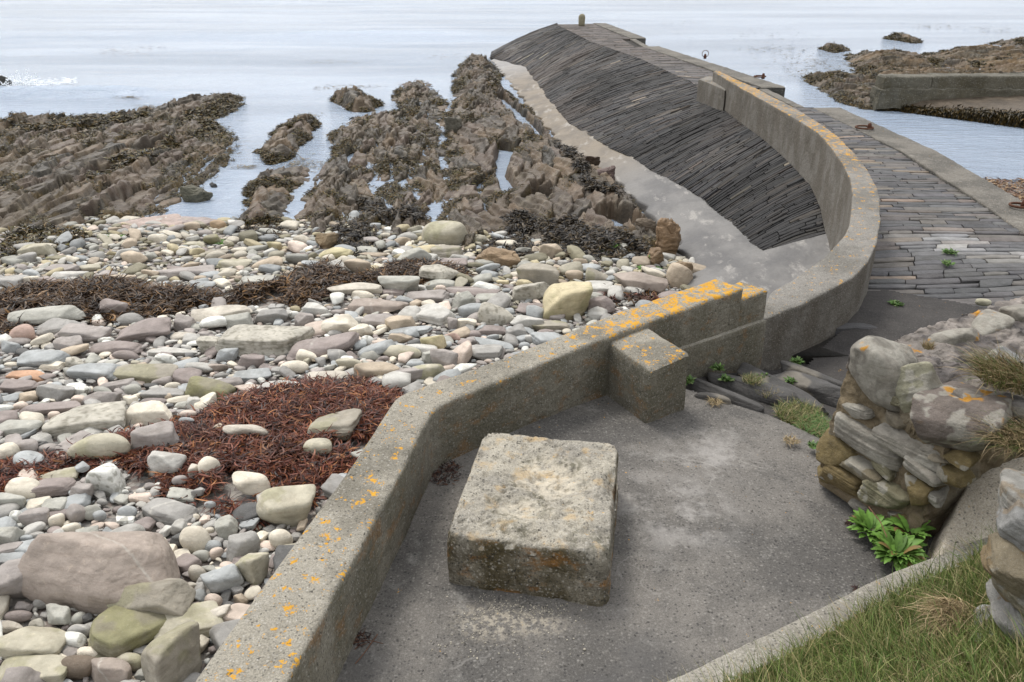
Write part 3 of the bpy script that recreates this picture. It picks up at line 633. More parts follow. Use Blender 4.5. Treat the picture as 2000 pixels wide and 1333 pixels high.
# ------------------------------------------------------------------ reefs
RK = np.array([(.088, .066, .043), (.060, .047, .033), (.110, .080, .052), (.043, .037, .028), (.092, .066, .048), (.135, .096, .06)])
WEED = np.array([(.045, .035, .012), (.075, .055, .02), (.03, .028, .016), (.12, .08, .025)])
REEFZ = []
def reef(name, label, pts, h, step=.05, strike=(-.15, 1), cell=(.42, .95), seed=1, pools=(), edge=.8, weed=.25, tint=(1, 1, 1), grow=.16, slope=0., flat=None, bed=None, z0=.0):
    pg = poly(pts, z0); x0, y0 = pg.min(0) - .3; x1, y1 = pg.max(0) + .3
    x0 = max(x0, -24)
    nx = int((x1 - x0) / step); ny = int((y1 - y0) / step)
    X, Y = np.meshgrid(np.linspace(x0, x1, nx), np.linspace(y0, y1, ny)); X = X.ravel(); Y = Y.ravel()
    d = sdf(X, Y, pg) + grow + .22 * fbm(P3(X, Y), 1.3, 4, seed) + .08 * fbm(P3(X, Y), 5, 2, seed + 3)
    s = np.array(strike) / np.hypot(*strike); wx = X + .55 * fbm(P3(X, Y), .6, 4, seed + 5); wy = Y + .8 * fbm(P3(X, Y), .55, 4, seed + 6)
    U_ = (wx * s[1] - wy * s[0]) / cell[0]; W_ = (wx * s[0] + wy * s[1]) / cell[1]
    f1, f2, rc, ox, oy = worley(U_, W_, seed)
    g1, g2, rg, px_, py_ = worley(U_ * 2.3 + 9, W_ * 2.1 + 5, seed + 50)
    env = smooth((d + .05) / edge)
    ridge = fbm(P3(U_ * .22, W_ * .07), 1, 2, seed + 8)
    hh = h * (.45 + .9 * np.clip(ridge + .45, 0, 1.3))
    if flat is not None: hh = hh * (1 - .5 * smooth(sdf(X, Y, poly(flat, .2)) / .6))
    crack = smooth(1 - (f2 - f1) / .10); cr2 = smooth(1 - (g2 - g1) / .10)
    z = env * (hh + (rc[0] - .45) * .26 * (h + .1) + (ox * (.42 + .35 * (rc[1] - .3)) + oy * (rc[2] - .5) * .35) * .30 - f1 ** 2 * .05) - crack * .09 * env
    am = .25 + 1.1 * smooth(fbm(P3(X, Y), .38, 3, seed + 60) * 2.4 + .45)
    z = z + am * env * ((rg[0] - .5) * .095 + px_ * .10 * rg[1] - cr2 * .04) + .035 * fbm(P3(X, Y), 4, 4, seed + 11) * env
    q_ = .07 + .05 * rc[0]; tp = .10 * np.sin(U_ * .9 + rc[1]) + .16 * fbm(P3(X, Y), .8, 3, seed + 14) + .05 * (rc[2] - .5) * oy
    zt_ = (z - tp) / q_; fl = np.floor(zt_); z = .2 * z + .8 * (q_ * (fl + smooth((zt_ - fl - .72) / .28)) + tp)
    z = z + .014 * fbm(P3(X, Y), 11, 3, seed + 12) * env
    z = z - .45 * (1 - smooth((d + .25) / .35))
    wd = .0 + fbm(P3(X, Y), 1.5, 4, seed + 20) + .35 * crack + .30 * (1 - smooth(z / .28))
    for pp in pools:
        pd = sdf(X, Y, poly(pp, .0)) + .06 * fbm(P3(X, Y), 4, 2, seed + 2); z = z - (z + .08) * smooth(pd / .12 + .5)
    if bed is not None: z = np.maximum(z, -5)
    c = RK[(rc[3] * 5.99).astype(int)] * (.8 + .4 * rg[2])[:, None] * np.array(tint)
    pinkn = smooth(fbm(P3(X, Y), .6, 3, seed + 30) * 2.2); c = c * (1 - .28 * pinkn[:, None]) + np.array([.13, .092, .068]) * .28 * pinkn[:, None] * np.array(tint)
    bar = smooth((fbm(P3(X, Y), 9, 3, seed + 40) - .15) * 4)[:, None] * .35; c = c * (1 - bar) + np.array([.27, .235, .18]) * bar
    wm = smooth((wd - (1 - weed) + .45) * 2.6)[:, None]; wc = WEED[(rg[3] * 3.99).astype(int)]
    c = c * (1 - wm * .85) + wc * wm * .85
    V = np.stack([X, Y, z], 1); Fq = grid_faces(ny, nx)
    keep = (z[Fq].max(1) > -.22); Fq = Fq[keep]
    Vc, Fc, cc = compact(V, Fq, c)
    o = mesh(name, Vc, Fc, M['rock'], col=cc); 
    if label: tag(o, label, 'rock outcrop', 'tidal rock outcrops')
    def zf(x, y):
        ix = np.clip(np.round((np.asarray(x) - x0) / (x1 - x0) * (nx - 1)).astype(int), 0, nx - 1); iy = np.clip(np.round((np.asarray(y) - y0) / (y1 - y0) * (ny - 1)).astype(int), 0, ny - 1)
        return z.reshape(ny, nx)[iy, ix]
    REEFZ.append((zf, (x0, x1, y0, y1), V, wm[:, 0] * (z > -.02)))
    return zf
rA = [(600, 492), (576, 445), (590, 400), (610, 370), (640, 335), (655, 300), (650, 290), (662, 255), (690, 232), (750, 222), (800, 220), (775, 195), (790, 165), (830, 160), (850, 185), (875, 215), (850, 240), (860, 270), (870, 300), (862, 320), (880, 345), (885, 375), (872, 402), (840, 438), (790, 478), (720, 500), (660, 512)]
poolA = [[(857, 305), (885, 308), (890, 337), (862, 335)], [(720, 362), (740, 354), (758, 356), (748, 368)], [(838, 402), (880, 393), (874, 420), (845, 428)], [(660, 313), (690, 300), (700, 306), (675, 318)], [(755, 290), (770, 285), (768, 296)], [(735, 450), (760, 440), (765, 470), (745, 475)]]
reef('rock_reef', 'broad brown rock reef with flat slabs in the middle of the shore', rA, .29, .025, cell=(.36, 1.6), grow=.22, seed=11, pools=poolA, weed=.30, flat=[(680, 300), (850, 300), (870, 400), (700, 440)])
rB = [(893, 160), (905, 128), (940, 120), (975, 150), (960, 175), (985, 185), (1000, 205), (1035, 225), (1060, 265), (1080, 295), (1110, 320), (1145, 335), (1175, 350), (1220, 395), (1245, 430), (1280, 460), (1300, 500), (1310, 560), (1250, 570), (1180, 545), (1120, 535), (1020, 520), (930, 535), (880, 495), (868, 450), (880, 405), (893, 375), (888, 345), (875, 315), (880, 270), (868, 240), (888, 215), (903, 190)]
poolB = [[(972, 292), (1015, 298), (1002, 322), (988, 345), (1008, 378), (985, 398), (966, 350), (968, 312)], [(1032, 382), (1080, 385), (1076, 408), (1045, 402)], [(1155, 440), (1195, 428), (1250, 452), (1262, 475), (1205, 478), (1165, 460)], [(1180, 395), (1200, 392), (1200, 402), (1183, 404)], [(960, 190), (985, 195), (1030, 235), (1075, 285), (1060, 290), (1010, 250)], [(1195, 540), (1240, 535), (1275, 548), (1240, 556)]]
reef('rock_reef', 'long brown reef of blocky ridges alongside the foot of the pier', rB, .32, .025, cell=(.34, 1.5), grow=.30, seed=23, pools=poolB, weed=.34)
r1 = [(-260, 245), (40, 238), (110, 232), (200, 230), (300, 220), (330, 208), (390, 195), (450, 188), (475, 192), (440, 220), (400, 235), (440, 252), (462, 278), (450, 305), (430, 335), (400, 355), (385, 375), (330, 402), (300, 425), (215, 445), (190, 455), (100, 485), (0, 500), (-260, 520)]
pool1 = [[(168, 345), (190, 338), (232, 335), (225, 362), (172, 368)], [(258, 300), (285, 292), (325, 290), (312, 308), (270, 315)], [(395, 262), (420, 255), (440, 268), (410, 274)], [(165, 428), (192, 424), (190, 440), (168, 440)], [(0, 245), (20, 242), (15, 250), (-5, 252)]]
reef('rock_reef', 'wide weed-covered brown reef reaching from the photo edge into the sea', r1, .22, .034, seed=37, pools=pool1, weed=.42, cell=(.5, 1.3))
reef('rock_reef', 'small grey-brown reef with tan top between two channels of water', [(460, 448), (480, 405), (498, 350), (520, 336), (602, 332), (592, 352), (562, 382), (552, 412), (548, 445), (500, 455)], .36, .035, seed=41, weed=.2, tint=(1.1, 1.05, 1))
reef('skerry', 'narrow weedy skerry slanting out of the channel water', [(510, 295), (540, 265), (565, 242), (605, 236), (614, 250), (585, 285), (562, 308), (530, 320), (515, 305)], .34, .035, seed=43, weed=.35, edge=.5)
reef('skerry', 'small weedy skerry standing alone in the sea', [(652, 196), (700, 187), (738, 206), (730, 218), (690, 220)], .30, .04, seed=47, weed=.5, edge=.5)
reef('rock_reef', 'knobbly rocks behind the far harbour wall', [(1652, 110), (1690, 101), (1730, 112), (1800, 122), (1860, 138), (1950, 146), (2110, 150), (2110, 178), (1720, 178), (1672, 160), (1665, 130)], .38, .06, strike=(1, -.1), seed=53, weed=.15, edge=1.6, tint=(1.05, 1, .85))
reef('rock_reef', 'distant ochre-brown reef beyond the harbour wall', [(1796, 108), (1840, 100), (1880, 93), (1940, 95), (1990, 102), (2110, 112), (2110, 150), (1960, 142), (1900, 135), (1850, 125), (1820, 118)], .40, .07, strike=(1, -.1), seed=59, weed=.1, edge=2.2, tint=(1.1, 1.0, .75))
reef('rock_reef', 'farthest low reef at the top right of the water', [(1925, 84), (2100, 82), (2110, 96), (1990, 96)], .4, .09, strike=(1, -.1), seed=61, weed=.2, edge=1.5)
reef('skerry', 'weedy skerry low in the distant water above the reefs', [(1730, 76), (1760, 70), (1803, 82), (1790, 86)], .45, .08, seed=67, weed=.6, edge=1.)
reef('skerry', 'pair of low pale rocks awash off the harbour mouth', [(1600, 96), (1640, 92), (1655, 100), (1630, 104)], .3, .06, seed=71, weed=.5, edge=.6)
reef('rock_reef', 'spit of loose weedy rubble at the harbour entrance', [(1570, 152), (1600, 148), (1660, 155), (1730, 165), (1760, 200), (1730, 216), (1690, 214), (1640, 200), (1600, 172)], .34, .05, strike=(1, -.3), cell=(.5, .6), seed=73, weed=.6, edge=.8)
reef('rock_reef', 'low dark ledge running beside the harbour reef', [(1700, 112), (1780, 112), (1900, 128), (1900, 136), (1780, 126)], .3, .06, strike=(1, -.1), seed=79, weed=.5, edge=.6)

# ------------------------------------------------------------------ harbour wall and slip
hw = empty('harbour_wall', (15, 29, 0)); tag(hw, 'low cracked concrete harbour wall across the water', 'wall')
a = G(1722, 193, .42); b = np.array([21.5, a[1] + .1, .42]); 
hz = 1.13
for (x0, x1, tk, zt) in ((a[0], a[0] + 1.62, .75, hz), (a[0] + 1.64, a[0] + 5.9, .8, hz + .02), (a[0] + 5.93, 22, .82, hz + .03)):
    wall('wall_section', [(x0, a[1] + tk), (x1, a[1] + tk)], [(x0, a[1] + .04), (x1, a[1] + .04)], 40, zt, .0, .72, M['jetty'], ch=.06, rough=.02, parent=hw, hs_=.1)
wall('wall_footing', [(a[0] - .1, a[1] + .7), (22, a[1] + .7)], [(a[0] - .12, a[1] - .03), (22, a[1] - .03)], 80, .74, -.3, .1, M['jetty'], ch=.02, rough=.04, parent=hw, hs_=.1)
f0 = G(1695, 206, .04); f1_ = G(2000, 250, .0)
sx = np.linspace(0, 1, 160); V = []
dirv = (f1_ - f0)
for q in range(14):
    u = q / 13
    for t in sx:
        pf = f0 + dirv * t * 1.5; zf_ = .03 + .52 * t
        if q < 6: V.append((pf[0], pf[1], -.5 + (zf_ + .5) * q / 5))
        else:
            w = (q - 5) / 8; V.append((pf[0] + w * (.0), pf[1] + (a[1] + .4 - pf[1]) * w, zf_ + (.42 + .1 * t - zf_) * w))
V = np.array(V); V += np.stack([fbm(V, 3, 4, k) for k in (1, 2, 3)], 1) * np.array([.08, .10, .05])
cw_ = np.where((V[:, 2] < .47)[:, None] & ((np.arange(len(V)) // 160) < 6)[:, None], np.array([.03, .032, .014]), np.array([.10, .078, .056]))
cw_ = cw_ * (1 + .5 * fbm(V, 2, 3, 4))[:, None]
tag(mesh('slipway', V, grid_faces(14, 160), M['rock'], col=cw_), 'low slipway with a black weed-hung edge below the harbour wall', 'slipway')
# ------------------------------------------------------------------ beach stones
PAL = dict(grey=(150, 150, 148), lightgrey=(182, 183, 178), bluegrey=(150, 161, 168), mauve=(142, 126, 123), mauvegrey=(154, 145, 142), greengrey=(163, 166, 156),
           cream=(212, 203, 178), tan=(188, 166, 132), pinkcream=(208, 184, 165), pink=(188, 146, 126), olive=(136, 130, 92), mossy=(178, 172, 142), yellow=(196, 180, 118),
           ochre=(190, 152, 95), orange=(205, 140, 75), brown=(122, 102, 78), darkgrey=(88, 90, 92), white=(226, 221, 208), mauvebrown=(158, 140, 126), beige=(186, 178, 160), speckled=(176, 172, 155), greybrown=(152, 144, 124))
WORD = dict(lightgrey='light grey', bluegrey='blue-grey', mauvegrey='mauve-grey', greengrey='green-grey', pinkcream='pinkish cream', mossy='pale moss-tinted', mauvebrown='mauve-brown', greybrown='grey-brown', darkgrey='dark grey', speckled='grey speckled')
# zoomed views of the photograph: origin and scale, then cx, cy, w, h, tilt, colour, kind
RA = (0, 433, .3504, """215 165 190 75 0 mossy box;155 205 105 55 0 grey round;315 205 150 28 0 olive slab;405 215 65 45 0 cream round;190 330 95 52 0 cream round;60 335 150 80 0 grey slab;350 265 190 42 0 mauvegrey slab;385 300 210 50 0 lightgrey slab;750 205 150 65 0 tan round;1035 155 75 48 0 cream round;1035 285 340 62 2 mauvegrey slab;1300 240 220 60 0 mossy slab;1495 235 170 55 0 tan round;1530 140 80 62 0 yellow round;1870 180 190 60 3 yellow slab;885 95 110 45 0 cream round;1065 28 100 42 0 tan egg;1215 20 85 48 0 ochre round;1185 100 100 50 0 olive round;1460 340 245 72 6 greengrey slab;1362 290 50 36 0 white egg;640 480 165 75 3 mauve box;260 525 360 95 2 greengrey slab;125 628 130 92 10 pink egg;320 595 235 88 0 grey slab;450 625 300 78 -4 mauvegrey slab;545 548 65 46 0 white round;800 610 310 112 6 mauve slab;1015 565 125 88 0 mauvegrey box;1240 515 330 90 7 beige slab;1210 548 80 46 0 pink egg;1325 560 180 80 -8 greengrey box;1510 530 185 75 0 grey box;1540 480 95 38 0 grey slab;1640 520 62 44 0 white egg;1755 495 160 66 0 lightgrey box;1700 555 110 80 10 mauvegrey box;1895 585 200 98 3 cream box;1480 668 490 168 -4 speckled slab;1800 712 400 108 4 mauve slab;1710 750 120 60 0 cream round;1180 690 150 84 0 speckled box;1265 745 130 68 8 bluegrey box;1400 780 145 78 0 mauve box;1640 810 165 62 -3 cream egg;1880 750 110 62 0 grey round;390 690 160 82 0 mauvegrey box;640 705 290 68 0 mauve slab;230 770 270 92 0 bluegrey slab;930 770 130 62 0 white egg;960 730 280 48 3 lightgrey slab;420 790 110 62 0 speckled box;290 805 130 52 0 cream slab;150 860 210 50 2 orange slab;520 835 310 108 4 bluegrey slab;820 850 330 108 3 greybrown slab;1050 868 190 86 -8 mauve slab;1215 815 120 50 0 mauvebrown round;105 922 215 70 0 mauve slab;310 955 210 88 0 grey box;571 985 225 98 0 mauvegrey wedge;640 915 200 60 0 mauvegrey slab;740 940 90 58 12 greengrey egg;1160 937 290 108 -3 olive round;1400 860 230 74 3 bluegrey slab;1580 930 280 78 5 lightgrey slab;1830 870 240 62 0 beige slab;915 958 240 60 0 grey slab;440 945 110 60 0 white box;440 997 70 58 0 pinkcream round;725 1005 90 62 0 cream round;835 1080 290 128 -3 cream box;485 1112 430 158 5 speckled slab;290 1045 350 60 3 mauve slab;100 1150 250 72 0 greengrey slab;1080 1015 80 58 0 lightgrey box;1050 1075 90 44 0 pinkcream egg;550 1257 330 140 6 mossy egg;868 1212 255 158 12 mauvegrey box;1375 1180 240 138 0 beige round;1872 1142 270 155 0 greybrown slab;1770 1265 160 108 0 mossy egg;1230 1155 70 52 0 tan round;145 1260 130 80 6 mauvegrey egg;40 1292 120 110 0 cream egg;1040 1115 90 46 0 bluegrey egg;303 1083 62 48 0 pinkcream egg;215 1102 60 36 0 white egg;960 918 90 40 12 cream egg;1390 915 50 36 0 white egg;940 975 50 34 0 tan egg;1100 590 110 40 0 greengrey slab;900 890 110 46 6 mauvegrey round;1560 830 90 50 0 grey slab;60 700 120 60 0 bluegrey box;590 665 90 34 0 white egg;1030 640 150 44 4 beige slab;1130 360 150 40 0 bluegrey slab;690 320 150 40 4 tan round;840 290 90 40 0 tan box;1085 130 120 40 0 mossy slab;1210 180 120 36 0 greybrown slab""")
RC = (0, 866, .3504, """925 108 220 125 -8 lightgrey box;1165 142 98 118 -12 cream egg;1395 225 220 102 -6 cream round;1600 362 320 190 6 mossy round;590 192 222 190 0 white round;325 185 215 72 10 mossy slab;295 247 215 112 10 mauve slab;130 262 180 118 0 cream egg;460 280 120 112 0 mauvegrey box;72 328 150 102 10 greengrey box;212 345 140 72 8 cream slab;312 352 130 92 6 greengrey slab;206 422 142 102 0 mauvegrey box;88 420 90 78 0 white box;436 392 90 112 -15 mauvegrey round;512 387 95 76 15 greengrey egg;556 407 62 60 40 bluegrey egg;316 432 66 88 -70 cream egg;396 477 100 66 10 cream egg;712 387 110 82 -10 bluegrey egg;682 317 88 60 -10 greengrey slab;700 432 122 50 0 white slab;940 382 330 128 -10 grey slab;1000 475 80 84 0 lightgrey box;1088 542 158 142 0 cream egg;1266 482 122 122 15 greengrey box;1170 492 50 48 0 cream egg;1390 457 112 56 0 bluegrey slab;1440 487 135 72 0 pinkcream box;1566 532 122 110 20 cream egg;1186 577 95 62 0 bluegrey egg;1120 627 96 60 0 greengrey egg;1350 582 190 138 30 grey box;1410 682 190 185 -30 mossy box;638 690 850 470 -8 mauvebrown wedge;838 880 490 262 -5 greybrown wedge;688 1040 385 300 -30 olive slab;98 782 230 250 10 mauvegrey box;62 652 152 72 4 bluegrey slab;1100 722 90 92 30 beige egg;1166 702 78 52 0 greengrey round;1206 612 76 58 30 pinkcream egg;1244 772 222 150 18 bluegrey box;1294 806 116 156 60 cream egg;1186 880 105 86 -10 pinkcream egg;1056 836 72 56 -20 pinkcream egg;1080 796 62 50 0 beige round;1116 776 50 58 0 grey round;968 762 98 62 0 darkgrey wedge;1022 930 192 46 24 mauve slab;1060 1010 400 195 14 mossy slab;968 1190 345 330 50 greybrown wedge;606 1275 280 130 -8 mauvebrown box;446 1242 195 135 0 brown round;168 1112 390 198 6 mossy slab;190 1272 420 148 -3 mossy slab;400 1100 166 84 -6 white egg;448 1046 132 68 -4 grey egg;508 1168 190 82 -10 cream round;722 1217 152 92 -6 mossy egg;324 966 162 112 -5 greengrey box;104 962 152 60 3 mauve egg;240 886 102 70 10 grey egg;134 912 100 38 0 mauvegrey slab;60 1027 142 50 8 beige slab;438 976 82 66 30 greengrey egg;490 980 42 72 -70 darkgrey slab;200 1008 92 52 5 speckled round;262 1150 72 50 8 bluegrey egg;314 1152 66 52 30 brown egg;346 1198 78 52 -10 cream round;1225 962 120 110 0 beige box;146 582 124 78 0 bluegrey slab;52 512 120 112 0 greengrey box;48 594 142 60 12 mauvegrey slab;786 275 55 50 0 lightgrey egg;1000 205 90 48 0 mauvegrey egg;880 237 36 32 0 white egg;1246 76 72 50 -20 lightgrey box;1108 270 72 36 0 grey slab;1172 342 62 36 10 bluegrey egg;1090 412 46 32 0 cream egg;1085 160 60 130 -60 beige slab;450 138 60 50 -20 bluegrey slab;570 330 60 44 0 grey egg;1320 820 60 70 50 grey slab;150 530 70 44 0 bluegrey egg;215 520 100 36 -15 grey slab;1345 870 60 80 40 tan box""")
RB = (650, 433, .3504, """620 78 252 150 -4 mossy round;387 105 96 48 0 tan round;635 168 172 72 -3 greybrown slab;455 202 190 92 0 greengrey box;660 237 182 60 0 mauve slab;137 247 145 80 0 tan round;577 292 222 98 -12 speckled slab;368 347 236 84 -3 greengrey box;590 350 180 60 0 greengrey slab;165 412 140 52 0 cream round;122 377 300 55 2 beige slab;330 396 150 40 0 mauve slab;256 472 320 88 -3 mauvebrown slab;522 422 250 72 0 mauvegrey slab;780 396 300 48 -4 mauve slab;727 445 132 102 0 greengrey wedge;890 430 200 54 4 greengrey slab;776 500 152 78 4 bluegrey round;910 522 214 132 0 speckled round;1106 395 212 106 0 speckled box;1155 302 255 112 -15 greybrown box;1305 450 272 205 4 yellow box;1472 302 130 82 0 greybrown round;1712 357 302 116 -10 mauvebrown wedge;1500 476 142 100 -25 mauve box;1482 372 190 78 -15 lightgrey slab;1347 302 100 58 0 tan egg;1106 492 170 62 3 mauve slab;1082 570 182 78 -4 lightgrey box;1212 585 220 62 3 greybrown slab;892 615 150 50 0 mauve box;1020 625 112 72 12 grey box;1048 662 152 70 15 mossy round;1132 652 130 48 8 lightgrey round;892 648 72 34 0 bluegrey egg;900 692 232 60 0 bluegrey slab;560 525 220 108 -15 lightgrey slab;517 555 100 66 12 greengrey box;667 575 62 72 0 mauvegrey box;746 570 112 60 0 cream box;382 572 162 82 20 tan box;266 552 192 78 -8 mauvegrey slab;160 612 132 68 0 cream box;60 572 150 90 0 cream box;157 552 56 56 -60 lightgrey slab;252 575 132 50 0 mauve slab;430 612 250 44 2 bluegrey slab;376 650 132 50 0 tan box;562 682 152 90 12 yellow box;662 642 110 50 -10 pink round;382 727 222 64 0 mossy egg;190 664 76 50 0 white egg;266 690 90 50 10 pinkcream box;612 770 132 110 -20 mauvegrey box;720 742 150 112 30 pinkcream round;852 732 192 80 0 grey slab;547 762 132 90 -25 greengrey wedge;532 842 202 104 10 mossy round;420 862 152 98 20 mauvegrey box;246 838 252 96 12 tan round;106 792 172 70 -4 mossy round;320 882 72 58 -30 bluegrey box;240 892 82 44 -12 grey slab;206 742 132 54 0 greengrey round;52 862 112 44 0 cream slab;280 769 72 34 0 mauve egg;1930 312 112 145 30 tan round;725 755 46 40 0 darkgrey egg;602 372 62 30 0 pinkcream egg;1215 165 130 88 10 tan wedge;1210 660 200 80 10 bluegrey slab;1440 420 130 60 0 greengrey slab;690 1000 1 1 0 grey egg;430 330 100 36 0 lightgrey slab;640 455 60 34 0 grey egg;70 415 46 30 0 grey egg;1185 505 90 44 0 tan round""")
def pale(c):
    c = lin(c); g = c.mean(); return np.clip((c * .5 + g * .5) * np.array([1.12, 1.085, 1.035]), 0, .74)
stones = []
for (ox_, oy_, sc_, txt) in (RA, RC, RB):
    for ln in txt.split(';'):
        q = ln.split(); a = [float(v) for v in q[:5]]
        if a[2] < 5: continue
        px, py = ox_ + a[0] * sc_, oy_ + a[1] * sc_
        if ox_ > 0 and px < 700 and py < 690 + 60 and a[0] < 80: continue
        stones.append([px, py, a[2] * sc_, a[3] * sc_, a[4], q[5], q[6]])
# drop doubles where two views overlap
keep = []
for s in stones:
    if all(abs(s[0] - k[0]) > .45 * min(s[2], k[2]) or abs(s[1] - k[1]) > .6 * min(s[3], k[3]) for k in keep): keep.append(s)
stones = keep
ANCH = [(220, 1108, 'the huge mauve-brown boulder'), (205, 933, 'the white crackled round stone'), (193, 873, 'the pale egg-shaped boulder on red weed'), (519, 667, 'the long speckled slab'),
        (1107, 591, 'the yellow block-shaped boulder'), (867, 460, 'the mossy round boulder by the reef'), (52, 734, 'the orange slab'), (406, 761, 'the olive mossy boulder'), (656, 833, 'the greyish flat disc stone'),
        (294, 1174, 'the grey-brown angular boulder'), (562, 995, 'the pale boulder against the parapet'), (75, 491, 'the mossy block near the left reef'), (362, 533, 'the long mauve-grey slab'), (1250, 558, 'the mauve-brown rock near the pier foot'),
        (836, 728, 'the mossy stone by the parapet'), (969, 617, 'the speckled round boulder'), (90, 617, 'the long green-grey slab in brown weed'), (170, 822, 'the broad speckled slab'), (310, 580, 'the lone egg'),
        (490, 847, 'the smooth beige stone on red weed'), (241, 1230, 'the curved olive slab'), (339, 1283, 'the tall pointed grey-brown boulder'), (740, 598, 'the mauve-brown slab mid-beach')]
ANCH = [a for a in ANCH if a[2] != 'the lone egg']
SHP = dict(box='blocky', slab='flat', round='rounded', egg='smooth oval', wedge='angular')
OWN = {'the huge mauve-brown boulder': 'huge mauve-brown boulder, the largest stone of the beach', 'the white crackled round stone': 'white round stone with a crackled surface beside red seaweed', 'the pale egg-shaped boulder on red weed': 'pale egg-shaped boulder lying on the red seaweed at left',
       'the long speckled slab': 'long pale speckled slab in the middle of the beach', 'the yellow block-shaped boulder': 'large yellow block-shaped boulder standing just beyond the parapet', 'the mossy round boulder by the reef': 'big pale mossy boulder standing at the near end of the reefs',
       'the orange slab': 'rusty orange thin slab among grey stones', 'the olive mossy boulder': 'olive green mossy boulder just above the red seaweed', 'the greyish flat disc stone': 'thick flat disc-like stone lying on red seaweed near the parapet',
       'the grey-brown angular boulder': 'angular grey-brown boulder leaning on the huge mauve-brown boulder', 'the pale boulder against the parapet': 'pale smooth boulder between the red seaweed and the parapet', 'the mossy block near the left reef': 'mossy pale block beside the green weed of the left reef',
       'the long mauve-grey slab': 'longest mauve-grey slab above the brown seaweed band', 'the mauve-brown rock near the pier foot': 'mauve-brown angular rock near the foot of the pier', 'the mossy stone by the parapet': 'yellow-green mossy stone touching the parapet line above the red seaweed',
       'the speckled round boulder': 'speckled rounded boulder left of the yellow block-shaped boulder', 'the long green-grey slab in brown weed': 'long green-grey slab at the edge of the brown seaweed band', 'the broad speckled slab': 'broad speckled slab behind the left end of the red seaweed',
       'the smooth beige stone on red weed': 'smooth beige stone alone on the red seaweed', 'the curved olive slab': 'curved olive green slab below the angular grey-brown boulder', 'the tall pointed grey-brown boulder': 'tall pointed grey-brown boulder at the bottom edge by the parapet',
       'the mauve-brown slab mid-beach': 'mauve-brown layered slab beyond the top of the parapet corner'}
own_at = {}
for ax_, ay_, nm in ANCH:
    i = int(np.argmin([math.hypot(s[0] - ax_, s[1] - ay_) for s in stones])); own_at[i] = nm
labs = {}; info = []
for i, s in enumerate(stones):
    if i in own_at: info.append((OWN[own_at[i]], 0, None)); continue
    c = sorted((math.hypot((s[0] - a[0]), (s[1] - a[1]) * 1.4), a) for a in ANCH)[0]
    dx, dy = s[0] - c[1][0], (s[1] - c[1][1]) * 1.3
    dr = ('right of' if dx > 0 else 'left of') if abs(dx) > abs(dy) else ('in front of' if dy > 0 else 'behind')
    base = '%s %s stone' % (WORD.get(s[5], s[5]), SHP[s[6]])
    info.append((base, c[0], (dr, c[1][2])))
grp = {}
for i, (b, dd, r) in enumerate(info):
    if r: grp.setdefault((b, r), []).append((dd, i))
LAB = {}
ORD = ['nearest', 'second nearest', 'third nearest', 'fourth nearest', 'fifth nearest', 'sixth nearest']
for (b, r), l in grp.items():
    l.sort()
    for k, (dd, i) in enumerate(l):
        LAB[i] = '%s %s %s' % (b, r[0], r[1]) + ('' if len(l) == 1 else ', ' + ORD[min(k, 5)] + ' to it')
for i, (b, dd, r) in enumerate(info):
    if not r: LAB[i] = b
MATG = [np.array([Gs(x, y, Tb)[:2] for x, y in pl_]) for pl_ in ([(-60, 1000), (-40, 940), (100, 905), (250, 850), (440, 790), (600, 752), (740, 752), (790, 790), (700, 900), (620, 985), (500, 985), (430, 1015), (350, 960), (230, 925), (60, 945)], [(-30, 640), (-30, 585), (150, 556), (420, 578), (600, 530), (800, 512), (930, 550), (600, 600), (400, 602), (230, 630), (0, 660)])]
SOC = []                            # occupied circles x, y, r
